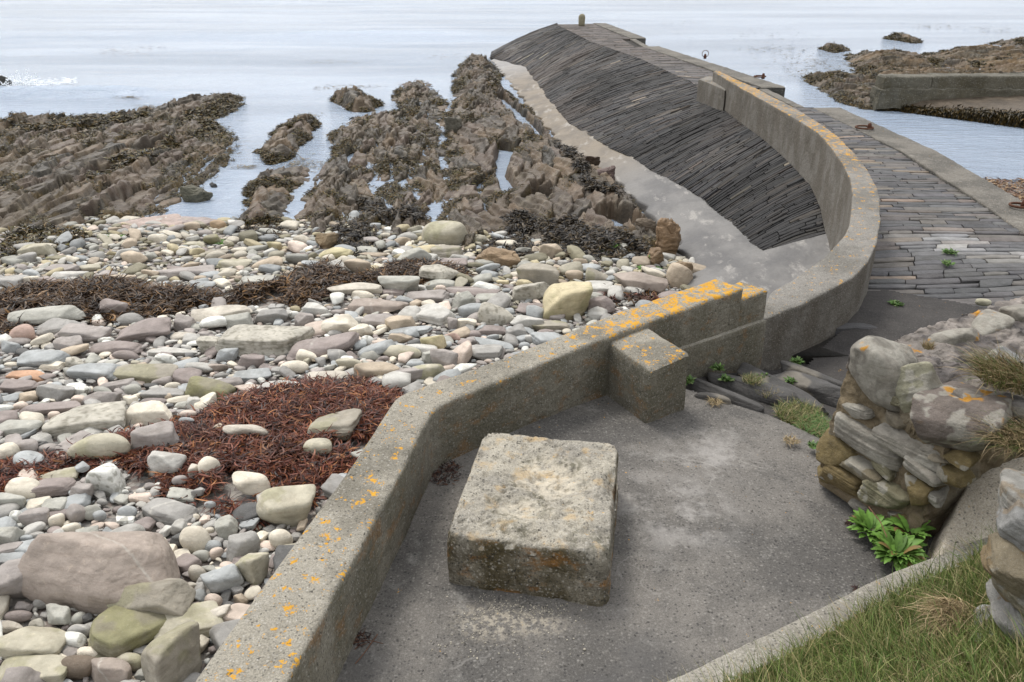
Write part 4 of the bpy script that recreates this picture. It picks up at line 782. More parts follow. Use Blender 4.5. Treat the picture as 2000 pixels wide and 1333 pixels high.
for i, s in enumerate(stones):
    px, py, w, h, tl, cn, kd = s
    rg_ = np.random.default_rng(1000 + i)
    p = Gs(px, py, Tb, .08); sc = scale_at(p); dep = math.atan2(CAMZ - p[2], math.hypot(p[0], p[1])); Wd = w / sc; T = h / sc
    r = {'slab': 2.6, 'box': 1.15, 'round': 1.25, 'egg': 1.15, 'wedge': 1.3}[kd]
    Hh = T / (r * math.sin(dep) + math.cos(dep)) * 1.25; D = min(r * Hh, 1.3 * Wd) ; D = max(D, .45 * min(Wd, 1.0) * (.6 if kd == 'slab' else 1))
    if kd == 'slab': Hh = max(Hh, .05)
    big = w > 110
    lvl = 5 if w > 170 else (4 if w > 38 else 3)
    V, Fc = rock(rg_, (Wd * 1.03, D, Hh * 1.25), lvl, kd, rough=.025 if kd != 'egg' else .008)
    yaw = math.atan2(math.tan(math.radians(max(-60, min(60, tl)))), max(.45, math.sin(dep))) * .8
    V = rotz(V, yaw); V = rot(V, (rg_.normal(0, .06), rg_.normal(0, .06), 0))
    zc = float(Tb(p[0], p[1])) + Hh * .40 + (.06 if any(sdf(np.array([p[0]]), np.array([p[1]]), g_)[0] > 0 for g_ in MATG) else 0); c3 = Gs(px, py, lambda X, Y: zc)
    base = pale(PAL[cn])
    V = V + np.array([c3[0], c3[1], zc])
    q = fbm(V, 3.0 / max(.3, Wd), 4, i); q2 = fbm(V * np.array([1, 1, 5 if kd == 'slab' else 2]), 5, 3, i + 3)
    c = base * (1 + .22 * q + .14 * q2)[:, None]
    if cn in ('mossy', 'olive', 'yellow', 'greybrown'):
        mm_ = smooth((fbm(V, 2.4 / max(.3, Wd), 4, i + 9) + (.12 if cn == 'olive' else -.02)) * 4)[:, None] * (.6 if cn == 'olive' else .4)
        c = c * (1 - mm_) + np.array([.25, .245, .11]) * mm_
    if cn in ('speckled', 'white'):
        sp = smooth((fbm(V, 30, 2, i + 2) - .12) * 6)[:, None] * .55; c = c * (1 - sp) + np.array([.15, .14, .10]) * sp
    if cn in ('mauve', 'mauvebrown', 'grey') and rg_.random() < .35:      # a quartz vein
        nv_ = rg_.normal(0, 1, 3); nv_ /= np.linalg.norm(nv_); dv = np.abs((V - V.mean(0)) @ nv_ - rg_.uniform(-.1, .1) * Wd + .02 * q)
        vv_ = np.exp(-(dv / .006) ** 2)[:, None] * .5; c = c * (1 - vv_) + np.array([.6, .58, .52]) * vv_
    nm = 'beach_boulder' if Wd > .6 else 'beach_stone'
    tag(mesh(nm, V, Fc, M['stone'], col=np.clip(c, .01, .9), origin=(c3[0], c3[1], V[:, 2].min())), LAB[i], 'boulder' if Wd > .6 else 'stone', 'stones lying on the beach')
    n_ = 3
    if Wd > 1.6 * D:
        ca, sa = math.cos(yaw), math.sin(yaw)
        for t in np.linspace(-.5, .5, max(2, int(Wd / D)) + 1): SOC.append((c3[0] + ca * t * (Wd - D), c3[1] + sa * t * (Wd - D), D * .5))
    else: SOC.append((c3[0], c3[1], .5 * math.sqrt(Wd * D)))
# rocks leaning on the foot of the pier and single rocks in the water
def lone(px, py, w, h, z, cn, kd, lab, seed, colr=None, name='shore_rock'):
    p = G(px, py, z); sc = scale_at(p); rg_ = np.random.default_rng(seed)
    V, Fc = rock(rg_, (w / sc, max(.6 * h / sc, .5 * w / sc), h / sc * 1.3), 5 if w > 30 else 3, kd, .04); V = V * (1 + .16 * fbm(V * np.array([1, 1, 3.5]), 5, 4, seed) - .22 * np.maximum(0, .85 - np.abs(fbm(V, 4, 2, seed + 5)) * 12) * .5)[:, None]; V = rotz(V, rg_.uniform(-.5, .5)) + p
    c = (np.array(colr) if colr is not None else lin(PAL[cn]) * .5) * (1 + .35 * fbm(V, 4, 4, seed) + .2 * fbm(V * np.array([1, 1, 4]), 9, 3, seed))[:, None]
    tag(mesh(name, V, Fc, M['rock'], col=np.clip(c, .01, .8), origin=(p[0], p[1], V[:, 2].min())), lab, 'rock', 'single rocks along the shore')
lone(1304, 478, 60, 88, .42, 'tan', 'wedge', 'tall cracked tan rock leaning against the concrete foot of the pier', 301, (.27, .18, .105))
lone(1150, 325, 46, 34, .25, 'brown', 'box', 'dark brown blocky rock against the pier foot, seaward of the mauve one', 302, (.07, .045, .03))
lone(1180, 350, 42, 40, .25, 'mauve', 'box', 'mauve blocky rock against the pier foot beside a dark brown one', 303, (.15, .105, .095))
lone(1328, 545, 42, 56, .42, 'tan', 'round', 'rounded tan rock at the pier foot just below the cracked tan rock', 304, (.25, .18, .11))
lone(1282, 512, 40, 44, .38, 'tan', 'wedge', 'smaller broken tan rock in front of the tall cracked tan rock', 320, (.22, .15, .09))
lone(1262, 452, 46, 40, .3, 'brown', 'box', 'grey-brown rock beside the still pool at the pier foot', 305, (.13, .10, .07))
lone(382, 388, 64, 40, .05, 'olive', 'wedge', 'green-grey wedge rock at the tip of the left reef in shallow water', 306, (.13, .125, .09))
lone(416, 363, 18, 10, .03, 'darkgrey', 'round', 'small dark rock poking out of the shallow channel', 307, (.05, .05, .05))
lone(884, 250, 34, 34, .2, 'greybrown', 'box', 'grey blocky boulder perched on top of the reefs', 308, (.13, .12, .095))
lone(8, 164, 32, 24, .25, 'darkgrey', 'wedge', 'dark rock in the breaking wave at the left edge', 309, (.045, .045, .04))
#lone(672, 262, 26, 60, .35, 'mauvebrown', 'slab', 'upright reddish slab at the seaward corner of the broad reef', 310, (.19, .115, .09))
lone(285, 441, 150, 14, .05, 'pink', 'slab', 'pale pink wave-smoothed rock shelf where the channel meets the pebbles', 311, (.42, .33, .29))
lone(370, 436, 120, 12, .04, 'pink', 'slab', 'lilac-pink low rock shelf at the head of the channel', 312, (.36, .30, .28))
lone(972, 510, 100, 44, .34, 'tan', 'wedge', 'tan folded bedrock hump between the weed and the pebbles', 313, (.31, .22, .135))
lone(640, 474, 44, 30, .24, 'tan', 'wedge', 'tan ribbed rock at the near tip of the broad reef', 314, (.27, .2, .12))
lone(1920, 591, 26, 11, DZ + .05, 'cream', 'egg', 'single cream pebble left lying on the pier paving', 315, (.52, .5, .38), 'pebble')
for _s in ((972, 500, .3), (640, 470, .25)): 
    p = G(_s[0], _s[1], .3); SOC.append((p[0], p[1], _s[2]))

# pebbles filling the beach
parO = np.array(PO)
def parx(y): return np.interp(y, parO[:, 1], parO[:, 0])
REG = np.array([(-12.5, 16.3), (-3, 16.0), (-1, 15.4), (1.2, 14.4), (3.4, 12.8), (3.6, 9), (2.0, 6.9), (1.3, 6.35), (0, 5.25), (-.75, 4.7), (-1.0, 3.9), (-1.35, 2.3), (-1.5, 1.9), (-4.5, 1.9)])
reef_px = [rA, rB, r1]
rng = np.random.default_rng(77)
class Hash:
    def __init__(s, c): s.c = c; s.d = {}
    def ok(s, x, y, r, k):
        i, j = int(x // s.c), int(y // s.c); R = int((r + .5) / s.c) + 1 if False else 1
        for a in range(i - R, i + R + 1):
            for b in range(j - R, j + R + 1):
                for (u, v, w) in s.d.get((a, b), ()):
                    if (u - x) ** 2 + (v - y) ** 2 < (k * (r + w)) ** 2: return False
        return True
    def add(s, x, y, r): s.d.setdefault((int(x // s.c), int(y // s.c)), []).append((x, y, r))
H1 = Hash(.55); BIGS = np.array([q for q in SOC])
def bigfree(x, y, r, k): return not np.any((BIGS[:, 0] - x) ** 2 + (BIGS[:, 1] - y) ** 2 < (k * BIGS[:, 2] + .35 * r) ** 2)
pebs = []
for (n_try, r0, r1_, ymax) in ((1500, .10, .17, 16.3), (8000, .06, .10, 16.3), (26000, .038, .06, 16.3), (40000, .024, .038, 13.0), (16000, .013, .024, 5.6)):
    # more tries near the camera, where the picture shows more
    yy_ = 1.9 + (ymax - 1.9) * rng.random(n_try) ** 1.1; xx_ = rng.uniform(-12.5, 3.6, n_try); rr = rng.uniform(r0, r1_, n_try)
    vis = (xx_ > -.68 * yy_ - 2.2 - .1 * yy_ * 0) & (sdf(xx_, yy_, REG) > .04)
    for x, y, r in zip(xx_[vis], yy_[vis], rr[vis]):
        if bigfree(x, y, r, .86) and H1.ok(x, y, r, .80): H1.add(x, y, r); pebs.append((x, y, r))
pebs = np.array(pebs)
MATS = [([(-60, 1000), (-40, 940), (0, 915), (60, 915), (100, 905), (140, 885), (250, 850), (330, 832), (400, 812), (440, 790), (520, 768), (600, 752), (660, 745), (740, 752), (790, 790), (760, 850), (700, 900), (620, 985), (560, 960), (500, 985), (470, 1030), (430, 1015), (380, 1000), (350, 960), (300, 950), (250, 960), (230, 925), (150, 930), (60, 945)], .14), ([(-30, 640), (-30, 585), (60, 562), (150, 556), (230, 550), (300, 562), (420, 578), (500, 563), (600, 530), (700, 532), (800, 512), (920, 535), (930, 550), (760, 563), (650, 585), (600, 600), (400, 602), (330, 617), (230, 630), (90, 628), (0, 660)], .2)]
kp = np.ones(len(pebs), bool)
for px, pr in MATS:
    g0 = np.array([Gs(x, y, Tb)[:2] for x, y in px]); kp &= ~((sdf(pebs[:, 0], pebs[:, 1], g0) > .03) & (rng.random(len(pebs)) > pr * .4))
pebs = pebs[kp]
PC = [('grey', .17), ('lightgrey', .17), ('bluegrey', .12), ('mauve', .09), ('mauvegrey', .15), ('greengrey', .05), ('cream', .08), ('tan', .04), ('pinkcream', .07), ('mossy', .01), ('white', .04), ('darkgrey', .03)]
PCC = np.array([pale(PAL[k]) for k, _ in PC]); PCW = np.array([w for _, w in PC]); PCW = PCW / PCW.sum()
FARC = np.array([pale(PAL[k]) * .92 for k in ('cream', 'tan', 'yellow', 'mossy', 'greengrey', 'lightgrey', 'bluegrey', 'olive')])
var = {}
for lv in (1, 2, 3):
    var[lv] = []
    for k in range(16):
        rg_ = np.random.default_rng(500 + k); kd = ['egg', 'slab', 'box', 'slab', 'round', 'box', 'slab', 'wedge'][k % 8]
        V, Fc = rock(rg_, (1, rg_.uniform(.5, .95), rg_.uniform(.25, .6)), lv, kd, .02); var[lv].append((V, Fc))
def scatter(name, label, P, lv, mat, zf, colf, sink=.1):
    VV, FF, CC = [], [], []; o = 0
    for (x, y, r) in P:
        V, Fc = var[lv][rng.integers(16)]
        s = np.array([2.15 * r * rng.uniform(.9, 1.35), 2.15 * r * rng.uniform(.8, 1.05), 2.1 * r * rng.uniform(.75, 1.15)])
        V = rotz(V * s, rng.normal(0, .8)) if rng.random() < .6 else rotz(V * s, rng.uniform(0, 3.1))
        V = rot(V, (rng.normal(0, .16), rng.normal(0, .16), 0))
        V = V + np.array([x, y, zf(x, y) + r * (.30 + rng.uniform(-.1, .25))])
        c = colf(x, y, r); c = np.repeat(c[None] * rng.uniform(.8, 1.15), len(V), 0)
        VV.append(V); FF.append(Fc + o); CC.append(c); o += len(V)
    V = np.concatenate(VV); c = np.concatenate(CC)
    c = c * (1 + .18 * fbm(V, 14, 3, 5))[:, None]
    return tag(mesh(name, V, np.concatenate(FF), mat, col=np.clip(c, .01, .85)), label, None, None, 'stuff')
def pcol(x, y, r):
    far = smooth((y - 9.5) / 3.5) * .75
    if rng.random() < far: return FARC[rng.integers(8)] * rng.uniform(.75, 1.05)
    return PCC[rng.choice(len(PCC), p=PCW)]
tz = lambda x, y: float(Tb(x, y))
nearm = (pebs[:, 1] < 7.5) & (pebs[:, 2] > .04)
scatter('pebbles', 'rounded grey, cream and mauve pebbles packed between the beach stones', pebs[nearm], 3, M['stone'], tz, pcol)
farm = ~nearm & (pebs[:, 1] > 8.5) & (pebs[:, 2] < .06)
scatter('shingle', 'mixed shingle of the middle and far beach', pebs[~nearm & ~farm], 2, M['stone'], tz, pcol)
scatter('fine_shingle', 'small shingle between the stones of the far beach', pebs[farm], 1, M['stone'], tz, pcol)

# ------------------------------------------------------------------ seaweed, grass, plants: many small blades
def blades(P, L, Wd, dirs, up, curl, cols, rg, seg=4, droop=0., taper=True):
    """P roots (n,3); L,Wd lengths and widths; dirs heading; up initial elevation; returns ribbons"""
    n = len(P); t = np.linspace(0, 1, seg + 1)
    hd = dirs[:, None] + curl[:, None] * t[None] ** 1.3; el = up[:, None] - droop * t[None] * np.ones((n, 1))
    st = (L / seg)[:, None]
    dx = np.cos(hd) * np.cos(el) * st; dy = np.sin(hd) * np.cos(el) * st; dz = np.sin(el) * st
    X = P[:, :1] + np.concatenate([np.zeros((n, 1)), np.cumsum(dx[:, :-1], 1)], 1); Y = P[:, 1:2] + np.concatenate([np.zeros((n, 1)), np.cumsum(dy[:, :-1], 1)], 1); Z = P[:, 2:3] + np.concatenate([np.zeros((n, 1)), np.cumsum(dz[:, :-1], 1)], 1)
    wv = Wd[:, None] * ((1 - t ** 1.6 * .92)[None] if taper else (np.sin(np.pi * (.12 + .83 * t)))[None])
    tw = rg.uniform(-.9, .9, (n, 1)) + rg.normal(0, .4, (n, 1)) * t[None]
    nx_, ny_ = -np.sin(hd) * np.cos(tw), np.cos(hd) * np.cos(tw)
    A = np.stack([X - nx_ * wv / 2, Y - ny_ * wv / 2, Z - np.sin(tw) * wv / 2], -1); B = np.stack([X + nx_ * wv / 2, Y + ny_ * wv / 2, Z + np.sin(tw) * wv / 2], -1)
    V = np.stack([A, B], 2).reshape(n, -1, 3); k = (np.arange(seg) * 2)[None, :]
    b = (np.arange(n) * (2 * seg + 2))[:, None] + k
    Fq = np.stack([b, b + 1, b + 3, b + 2], -1).reshape(-1, 4)
    sh = rg.uniform(.85, 1.15, (n, 1, 1)) * np.ones((1, 2 * seg + 2, 1))
    C = (cols[:, None, :] * sh).reshape(-1, 3)
    return V.reshape(-1, 3), Fq, C
def pick(rg, pal, n, p=None): pal = np.array(pal); return pal[rg.choice(len(pal), n, p=p)] * rg.uniform(.7, 1.3, (n, 1))
def inpoly(rg, pg, n, soft=0.):
    lo, hi = pg.min(0), pg.max(0); out = np.zeros((0, 2))
    while len(out) < n:
        q = rg.uniform(lo, hi, (n * 2, 2)); d = sdf(q[:, 0], q[:, 1], pg) + soft * fbm(P3(q[:, 0], q[:, 1]), 2.2, 3, 7) * 2
        out = np.concatenate([out, q[d > 0]])
    return out[:n]
def mat_of_weed(name, label, px, n, L, Wd, pal, seed, mound=.06, soft=.15, pp=None, zb=.6, avoid=True):
    rg = np.random.default_rng(seed); g0 = np.array([Gs(x, y, Tb)[:2] for x, y in px])
    Q = inpoly(rg, g0, n, soft)
    d = sdf(Q[:, 0], Q[:, 1], g0); hz_ = mound * smooth(d / .3) * (.8 + .9 * fbm(P3(Q[:, 0], Q[:, 1]), 2.5, 3, seed))
    if avoid:
        m = np.ones(len(Q), bool)
        for (bx, by, br) in SOC: m &= ~(((Q[:, 0] - bx) ** 2 + ((Q[:, 1] - by)) ** 2) < (.80 * br) ** 2)
        Q = Q[m]; hz_ = hz_[m]
    gap = fbm(P3(Q[:, 0], Q[:, 1]), 2.4, 3, seed + 4) > (-.42 if seed == 11 else -.2); Q = Q[gap]; hz_ = hz_[gap]; k = len(Q)
    P = np.stack([Q[:, 0], Q[:, 1], Tb(Q[:, 0], Q[:, 1]) + .035 + hz_ * rg.uniform(.3, 1.25, k)], 1)
    V, Fq, C = blades(P, rg.uniform(*L, k), rg.uniform(*Wd, k), rg.uniform(0, 6.28, k), rg.normal(.12, .30, k), rg.normal(0, 1.6, k), pick(rg, pal, k, pp) * (1 + .9 * fbm(P, 4.5, 3, seed + 9))[:, None], rg, 5, .5, taper=False)
    return tag(mesh(name, V, Fq, M['weed'], col=C), label, None, None, 'stuff')
RED = [(.12, .034, .018), (.08, .024, .014), (.17, .058, .026), (.035, .014, .012), (.30, .13, .05), (.02, .014, .014)]
redp = [(-60, 1000), (-40, 940), (0, 915), (60, 915), (100, 905), (140, 885), (250, 850), (330, 832), (400, 812), (440, 790), (520, 768), (600, 752), (660, 745), (740, 752), (790, 790), (760, 850), (700, 900), (620, 985), (560, 960), (500, 985), (520, 1010), (470, 1030), (430, 1015), (380, 1000), (350, 960), (300, 950), (250, 960), (230, 925), (150, 930), (110, 935), (60, 945), (0, 985)]
mat_of_weed('red_seaweed', 'thick mat of red-brown seaweed washed up beside the parapet', redp, 52000, (.05, .17), (.006, .017), RED, 11, .10, pp=[.3, .22, .18, .14, .08, .08])
BR = [(.055, .028, .012), (.035, .02, .012), (.10, .055, .02), (.16, .085, .03), (.018, .014, .012)]
brp = [(-30, 640), (-30, 585), (40, 570), (60, 562), (150, 556), (230, 550), (300, 562), (420, 578), (500, 563), (560, 552), (600, 530), (640, 522), (700, 532), (760, 528), (800, 512), (860, 522), (920, 535), (930, 550), (840, 560), (760, 563), (690, 572), (650, 585), (600, 600), (520, 592), (400, 602), (330, 617), (230, 630), (150, 622), (90, 628), (60, 650), (0, 660)]
mat_of_weed('brown_seaweed', 'long band of dark brown kelp lying across the pebbles', brp, 34000, (.08, .24), (.008, .026), BR, 13, .085, pp=[.3, .25, .2, .1, .15])
mat_of_weed('brown_seaweed', 'scraps of dark weed on pebbles near the yellow boulder', [(1190, 560), (1290, 585), (1300, 600), (1230, 615), (1180, 600)], 2600, (.08, .2), (.012, .03), BR + RED[:2], 15, .06)
# weed growing on the rocks
rg = np.random.default_rng(9); VV, FF, CC = [], [], []; o = 0
WP = [(.040, .030, .010), (.07, .05, .015), (.025, .022, .014), (.12, .075, .02), (.018, .016, .012), (.10, .085, .025)]
for (zf, bb, RV, wm) in REEFZ:
    area = (bb[1] - bb[0]) * (bb[3] - bb[2]); dist = .5 * (bb[2] + bb[3])
    n = int(min(36000, area * (1100 if dist < 24 else 260)))
    pr = wm ** 1.5 * (RV[:, 2] > -.05); 
    if pr.sum() <= 0: continue
    q = RV[rg.choice(len(RV), n, p=pr / pr.sum())]; q = q + rg.normal(0, .012, q.shape) + np.array([0, 0, .012])
    k = len(q); s = np.interp(q[:, 1], [14, 45], [1, 1.9])
    V, Fq, C = blades(q, rg.uniform(.04, .11, k) * s, rg.uniform(.008, .022, k) * s, rg.uniform(0, 6.28, k), rg.normal(.25, .35, k), rg.normal(0, 1.2, k), pick(rg, WP, k), rg, 3, 1.1, taper=False)
    VV.append(V); FF.append(Fq + o); CC.append(C); o += len(V)
tag(mesh('rockweed', np.concatenate(VV), np.concatenate(FF), M['weed'], col=np.concatenate(CC)), 'olive and dark brown rockweed growing on the tidal rocks', None, None, 'stuff')
def surf_all(x, y):
    z = np.asarray(Tb(x, y), float).copy()
    for (zf, bb, RV, wm) in REEFZ:
        i = (x > bb[0]) & (x < bb[1]) & (y > bb[2]) & (y < bb[3])
        if i.any(): z[i] = np.maximum(z[i], zf(x[i], y[i]))
    return z
def weed_patch(name, label, polys, n, L, Wd, pal, seed, zref=.3, mat='weed', up=.25, lift=.03):
    rg = np.random.default_rng(seed); VV, FF, CC = [], [], []; o = 0
    for px, k in polys:
        pg = poly(px, zref); k = int(n * k); Q = inpoly(rg, pg, k, .12); z = surf_all(Q[:, 0], Q[:, 1]); z = np.maximum(z, -.02)
        P = np.stack([Q[:, 0], Q[:, 1], z + lift * rg.uniform(.2, 1.6, k)], 1)
        V, Fq, C = blades(P, rg.uniform(*L, k), rg.uniform(*Wd, k), rg.uniform(0, 6.28, k), rg.normal(up, .3, k), rg.normal(0, 1.4, k), pick(rg, pal, k), rg, 4, .9, taper=False)
        VV.append(V); FF.append(Fq + o); CC.append(C); o += len(V)
    return tag(mesh(name, np.concatenate(VV), np.concatenate(FF), M[mat], col=np.concatenate(CC)), label, None, None, 'stuff')
BK = [(.022, .018, .014), (.035, .026, .014), (.014, .013, .013), (.06, .04, .016)]
weed_patch('black_seaweed', 'heaps of black bladder weed over the near ends of the reefs', [
    ([(660, 430), (700, 430), (750, 465), (760, 490), (700, 495), (670, 470)], 1), ([(920, 490), (960, 460), (1020, 450), (1060, 470), (1060, 500), (960, 500)], 1.2),
    ([(1060, 440), (1120, 430), (1170, 460), (1250, 480), (1280, 510), (1200, 515), (1100, 500), (1060, 480)], 2), ([(980, 410), (1040, 415), (1050, 440), (990, 440)], .6),
    ([(560, 545), (590, 540), (600, 550)], .05), ([(1110, 320), (1150, 335), (1140, 360), (1200, 380), (1230, 400), (1150, 380)], .8), ([(1080, 270), (1100, 290), (1140, 320), (1110, 320)], .5),
    ([(470, 430), (550, 425), (545, 450), (490, 452)], .5), ([(690, 370), (760, 400), (800, 395), (830, 410), (740, 415)], .5)], 4200, (.08, .2), (.014, .035), BK, 21)
weed_patch('olive_seaweed', 'band of dark olive weed covering the crest of the left reef', [([(170, 340), (220, 310), (300, 290), (360, 270), (400, 240), (360, 225), (430, 190), (470, 190), (440, 215), (400, 225), (440, 250), (380, 262), (330, 285), (230, 335), (190, 350)], 1.6), ([(0, 240), (100, 240), (200, 228), (300, 225), (200, 245), (60, 255)], 1), ([(0, 470), (60, 450), (130, 440), (160, 460), (100, 500), (0, 510)], .8)], 8000, (.08, .22), (.016, .04), WP, 23, .25)
GR = [(.10, .22, .03), (.14, .30, .05), (.07, .15, .025)]
weed_patch('green_algae', 'bright green algae on wet rocks at the top of the beach', [([(60, 460), (120, 455), (150, 470), (110, 482), (70, 480)], .8), ([(130, 445), (160, 445), (160, 455), (130, 456)], .3), ([(200, 455), (240, 455), (240, 465), (205, 465)], .2), ([(1170, 505), (1215, 505), (1220, 522), (1180, 522)], .6), ([(1240, 530), (1280, 530), (1290, 548), (1250, 545)], .5), ([(1125, 515), (1160, 515), (1155, 528), (1130, 528)], .3), ([(395, 460), (440, 460), (430, 472)], .2)], 2600, (.02, .06), (.008, .02), GR, 25, .2, lift=.015)
rg = np.random.default_rng(71); k = 9000; t = rg.random(k); q = rg.random(k) ** 1.5; P = np.stack([f0[0] + dirv[0] * t * 1.5 - .02 * rg.random(k), f0[1] + dirv[1] * t * 1.5 - .05 + (.8 * q) * (.4 + .6 * (rg.random(k) < .5)), .03 + .52 * t + .03], 1)
P[:5000, 1] = (f0[1] + dirv[1] * t * 1.5 - .08)[:5000]; P[:5000, 2] *= rg.random(5000)
V, Fq, C = blades(P, rg.uniform(.08, .25, k), rg.uniform(.02, .05, k), rg.normal(-1.5, .6, k), rg.normal(-.2, .5, k), rg.normal(0, .6, k), pick(rg, WP[:4], k), rg, 3, .9, taper=False)
tag(mesh('slipway_weed', V, Fq, M['weed'], col=C * .8), 'dark weed hanging from the edge of the slipway', None, None, 'stuff')
# kelp scraps floating on the sea
rg = np.random.default_rng(33); Pq = []
for (x, y, k, sx_, sy_) in ((235, 95, 60, 60, 5), (310, 90, 30, 14, 2), (250, 190, 60, 14, 2), (285, 208, 60, 12, 2), (600, 225, 50, 16, 3), (660, 120, 60, 40, 2), (240, 105, 50, 30, 3), (640, 172, 30, 30, 1.5), (1500, 70, 60, 90, 8), (1560, 105, 120, 60, 8), (1590, 118, 80, 30, 5), (1640, 130, 90, 30, 5), (1500, 95, 60, 30, 3), (1820, 52, 60, 40, 3), (1950, 58, 60, 40, 3), (1570, 140, 90, 24, 6), (480, 325, 60, 12, 2), (690, 168, 60, 30, 2), (900, 110, 60, 40, 3), (830, 150, 60, 12, 2), (1330, 45, 20, 30, 3), (70, 110, 20, 40, 1), (590, 322, 260, 26, 8)):
    for _ in range(k):
        p = G(x + rg.normal(0, sx_), y + rg.normal(0, sy_), .03)
        if p[1] < 200: Pq.append(p)
Pq = np.array(Pq); Pq[:, 2] = .015; k = len(Pq); s = np.interp(Pq[:, 1], [15, 70], [1, 3.2])
V, Fq, C = blades(Pq, rg.uniform(.05, .16, k) * s, rg.uniform(.015, .035, k) * s, rg.uniform(0, 6.28, k), rg.normal(.08, .1, k), rg.normal(0, 1, k), pick(rg, WP, k), rg, 3, .5, taper=False)
V[:, 2] = .02 + .15 * (V[:, 2] - .015)
tag(mesh('floating_kelp', V, Fq, M['weed'], col=C), 'scraps of brown kelp floating on the sea', None, None, 'stuff')
# rubble and weed in the harbour: shingle strip at the photo edge
Q = inpoly(rg, np.array([(9.2, 15), (13.5, 15), (15, 19.2), (11.2, 19.6), (10, 18)]), 5200, .2)
P = np.stack([Q[:, 0], Q[:, 1], Tb(Q[:, 0], Q[:, 1]) + .03], 1); k = len(P)
V, Fq, C = blades(P, rg.uniform(.06, .2, k), rg.uniform(.015, .04, k), rg.uniform(0, 6.28, k), rg.normal(.15, .2, k), rg.normal(0, 1.2, k), pick(rg, [(.20, .11, .05), (.12, .06, .03), (.30, .2, .1), (.05, .03, .02)], k), rg, 3, .6, taper=False)
tag(mesh('harbour_seaweed', V, Fq, M['weed'], col=C), 'rust-brown seaweed on the shingle beside the quay', None, None, 'stuff')
# spray where the wave breaks
VV, FF = [], []; o = 0; Vs, Fs = ico(1)
for _ in range(500):
    x = rg.normal(38, 18); y = 176 - abs(rg.normal(0, 11)) * (1 if x < 70 else .4); p = G(x, 172, .1); p[2] += (176 - y) / 52; r = rg.uniform(.008, .035)
    V = Vs * r + p + rg.normal(0, .25, 3) * np.array([1, 1, 0]); VV.append(V); FF.append(Fs + o); o += len(V)
for _ in range(260):
    x = rg.uniform(-20, 150); p = G(x, 168 + rg.normal(0, 4) - x * .05, .12); r = rg.uniform(.01, .04); V = Vs * np.array([r * 3, r, r * .25]) + p; V[:, 2] += .06; VV.append(V); FF.append(Fs + o); o += len(V)
tag(mesh('sea_spray', np.concatenate(VV), np.concatenate(FF), M['foam']), 'white spray thrown up by the breaking wave', None, None, 'stuff')

# ------------------------------------------------------------------ rock steps between platform and ramp
rs = np.random.default_rng(4)
stp = [((1345, 742), (1490, 800), .20, 1.86, 'dark grey'), ((1385, 728), (1560, 790), .22, 1.80, 'grey'), ((1440, 722), (1620, 800), .20, 1.75, 'pale-edged grey'), ((1490, 725), (1665, 775), .18, 1.70, 'dark'), ((1530, 712), (1690, 772), .18, 1.64, 'lowest dark grey'), ((1350, 775), (1440, 790), .14, 1.88, 'short brown')]
for i, (a_, b_, wd_, z_, nm) in enumerate(stp):
    A_, B_ = G(a_[0], a_[1], z_), G(b_[0], b_[1], z_); Ln = np.linalg.norm(B_ - A_); ang = math.atan2(B_[1] - A_[1], B_[0] - A_[0])
    V, Fc = rock(np.random.default_rng(60 + i), (Ln * 1.08, wd_ * 1.35, .22), 5, 'slab', .02); V = rot(V, (-.22, 0, 0)); V = rotz(V, ang) + (A_ + B_) / 2 - np.array([0, 0, .055])
    c = np.array([.085, .082, .08]) * (1 + .5 * fbm(V * np.array([1, 1, 3]), 5, 4, i))[:, None]
    e = smooth((fbm(V, 3, 3, i + 40) - .2) * 5)[:, None] * .5; c = c * (1 - e) + np.array([.30, .27, .22]) * e
    tag(mesh('rock_step', V, Fc, M['slate'], col=np.clip(c, .01, .6)), '%s tilted rock step below the parapet, %s in order' % (nm, ['first', 'second', 'third', 'fourth', 'fifth', 'short and beside the pillar'][i]), 'rock step', 'rock steps between platform and ramp')

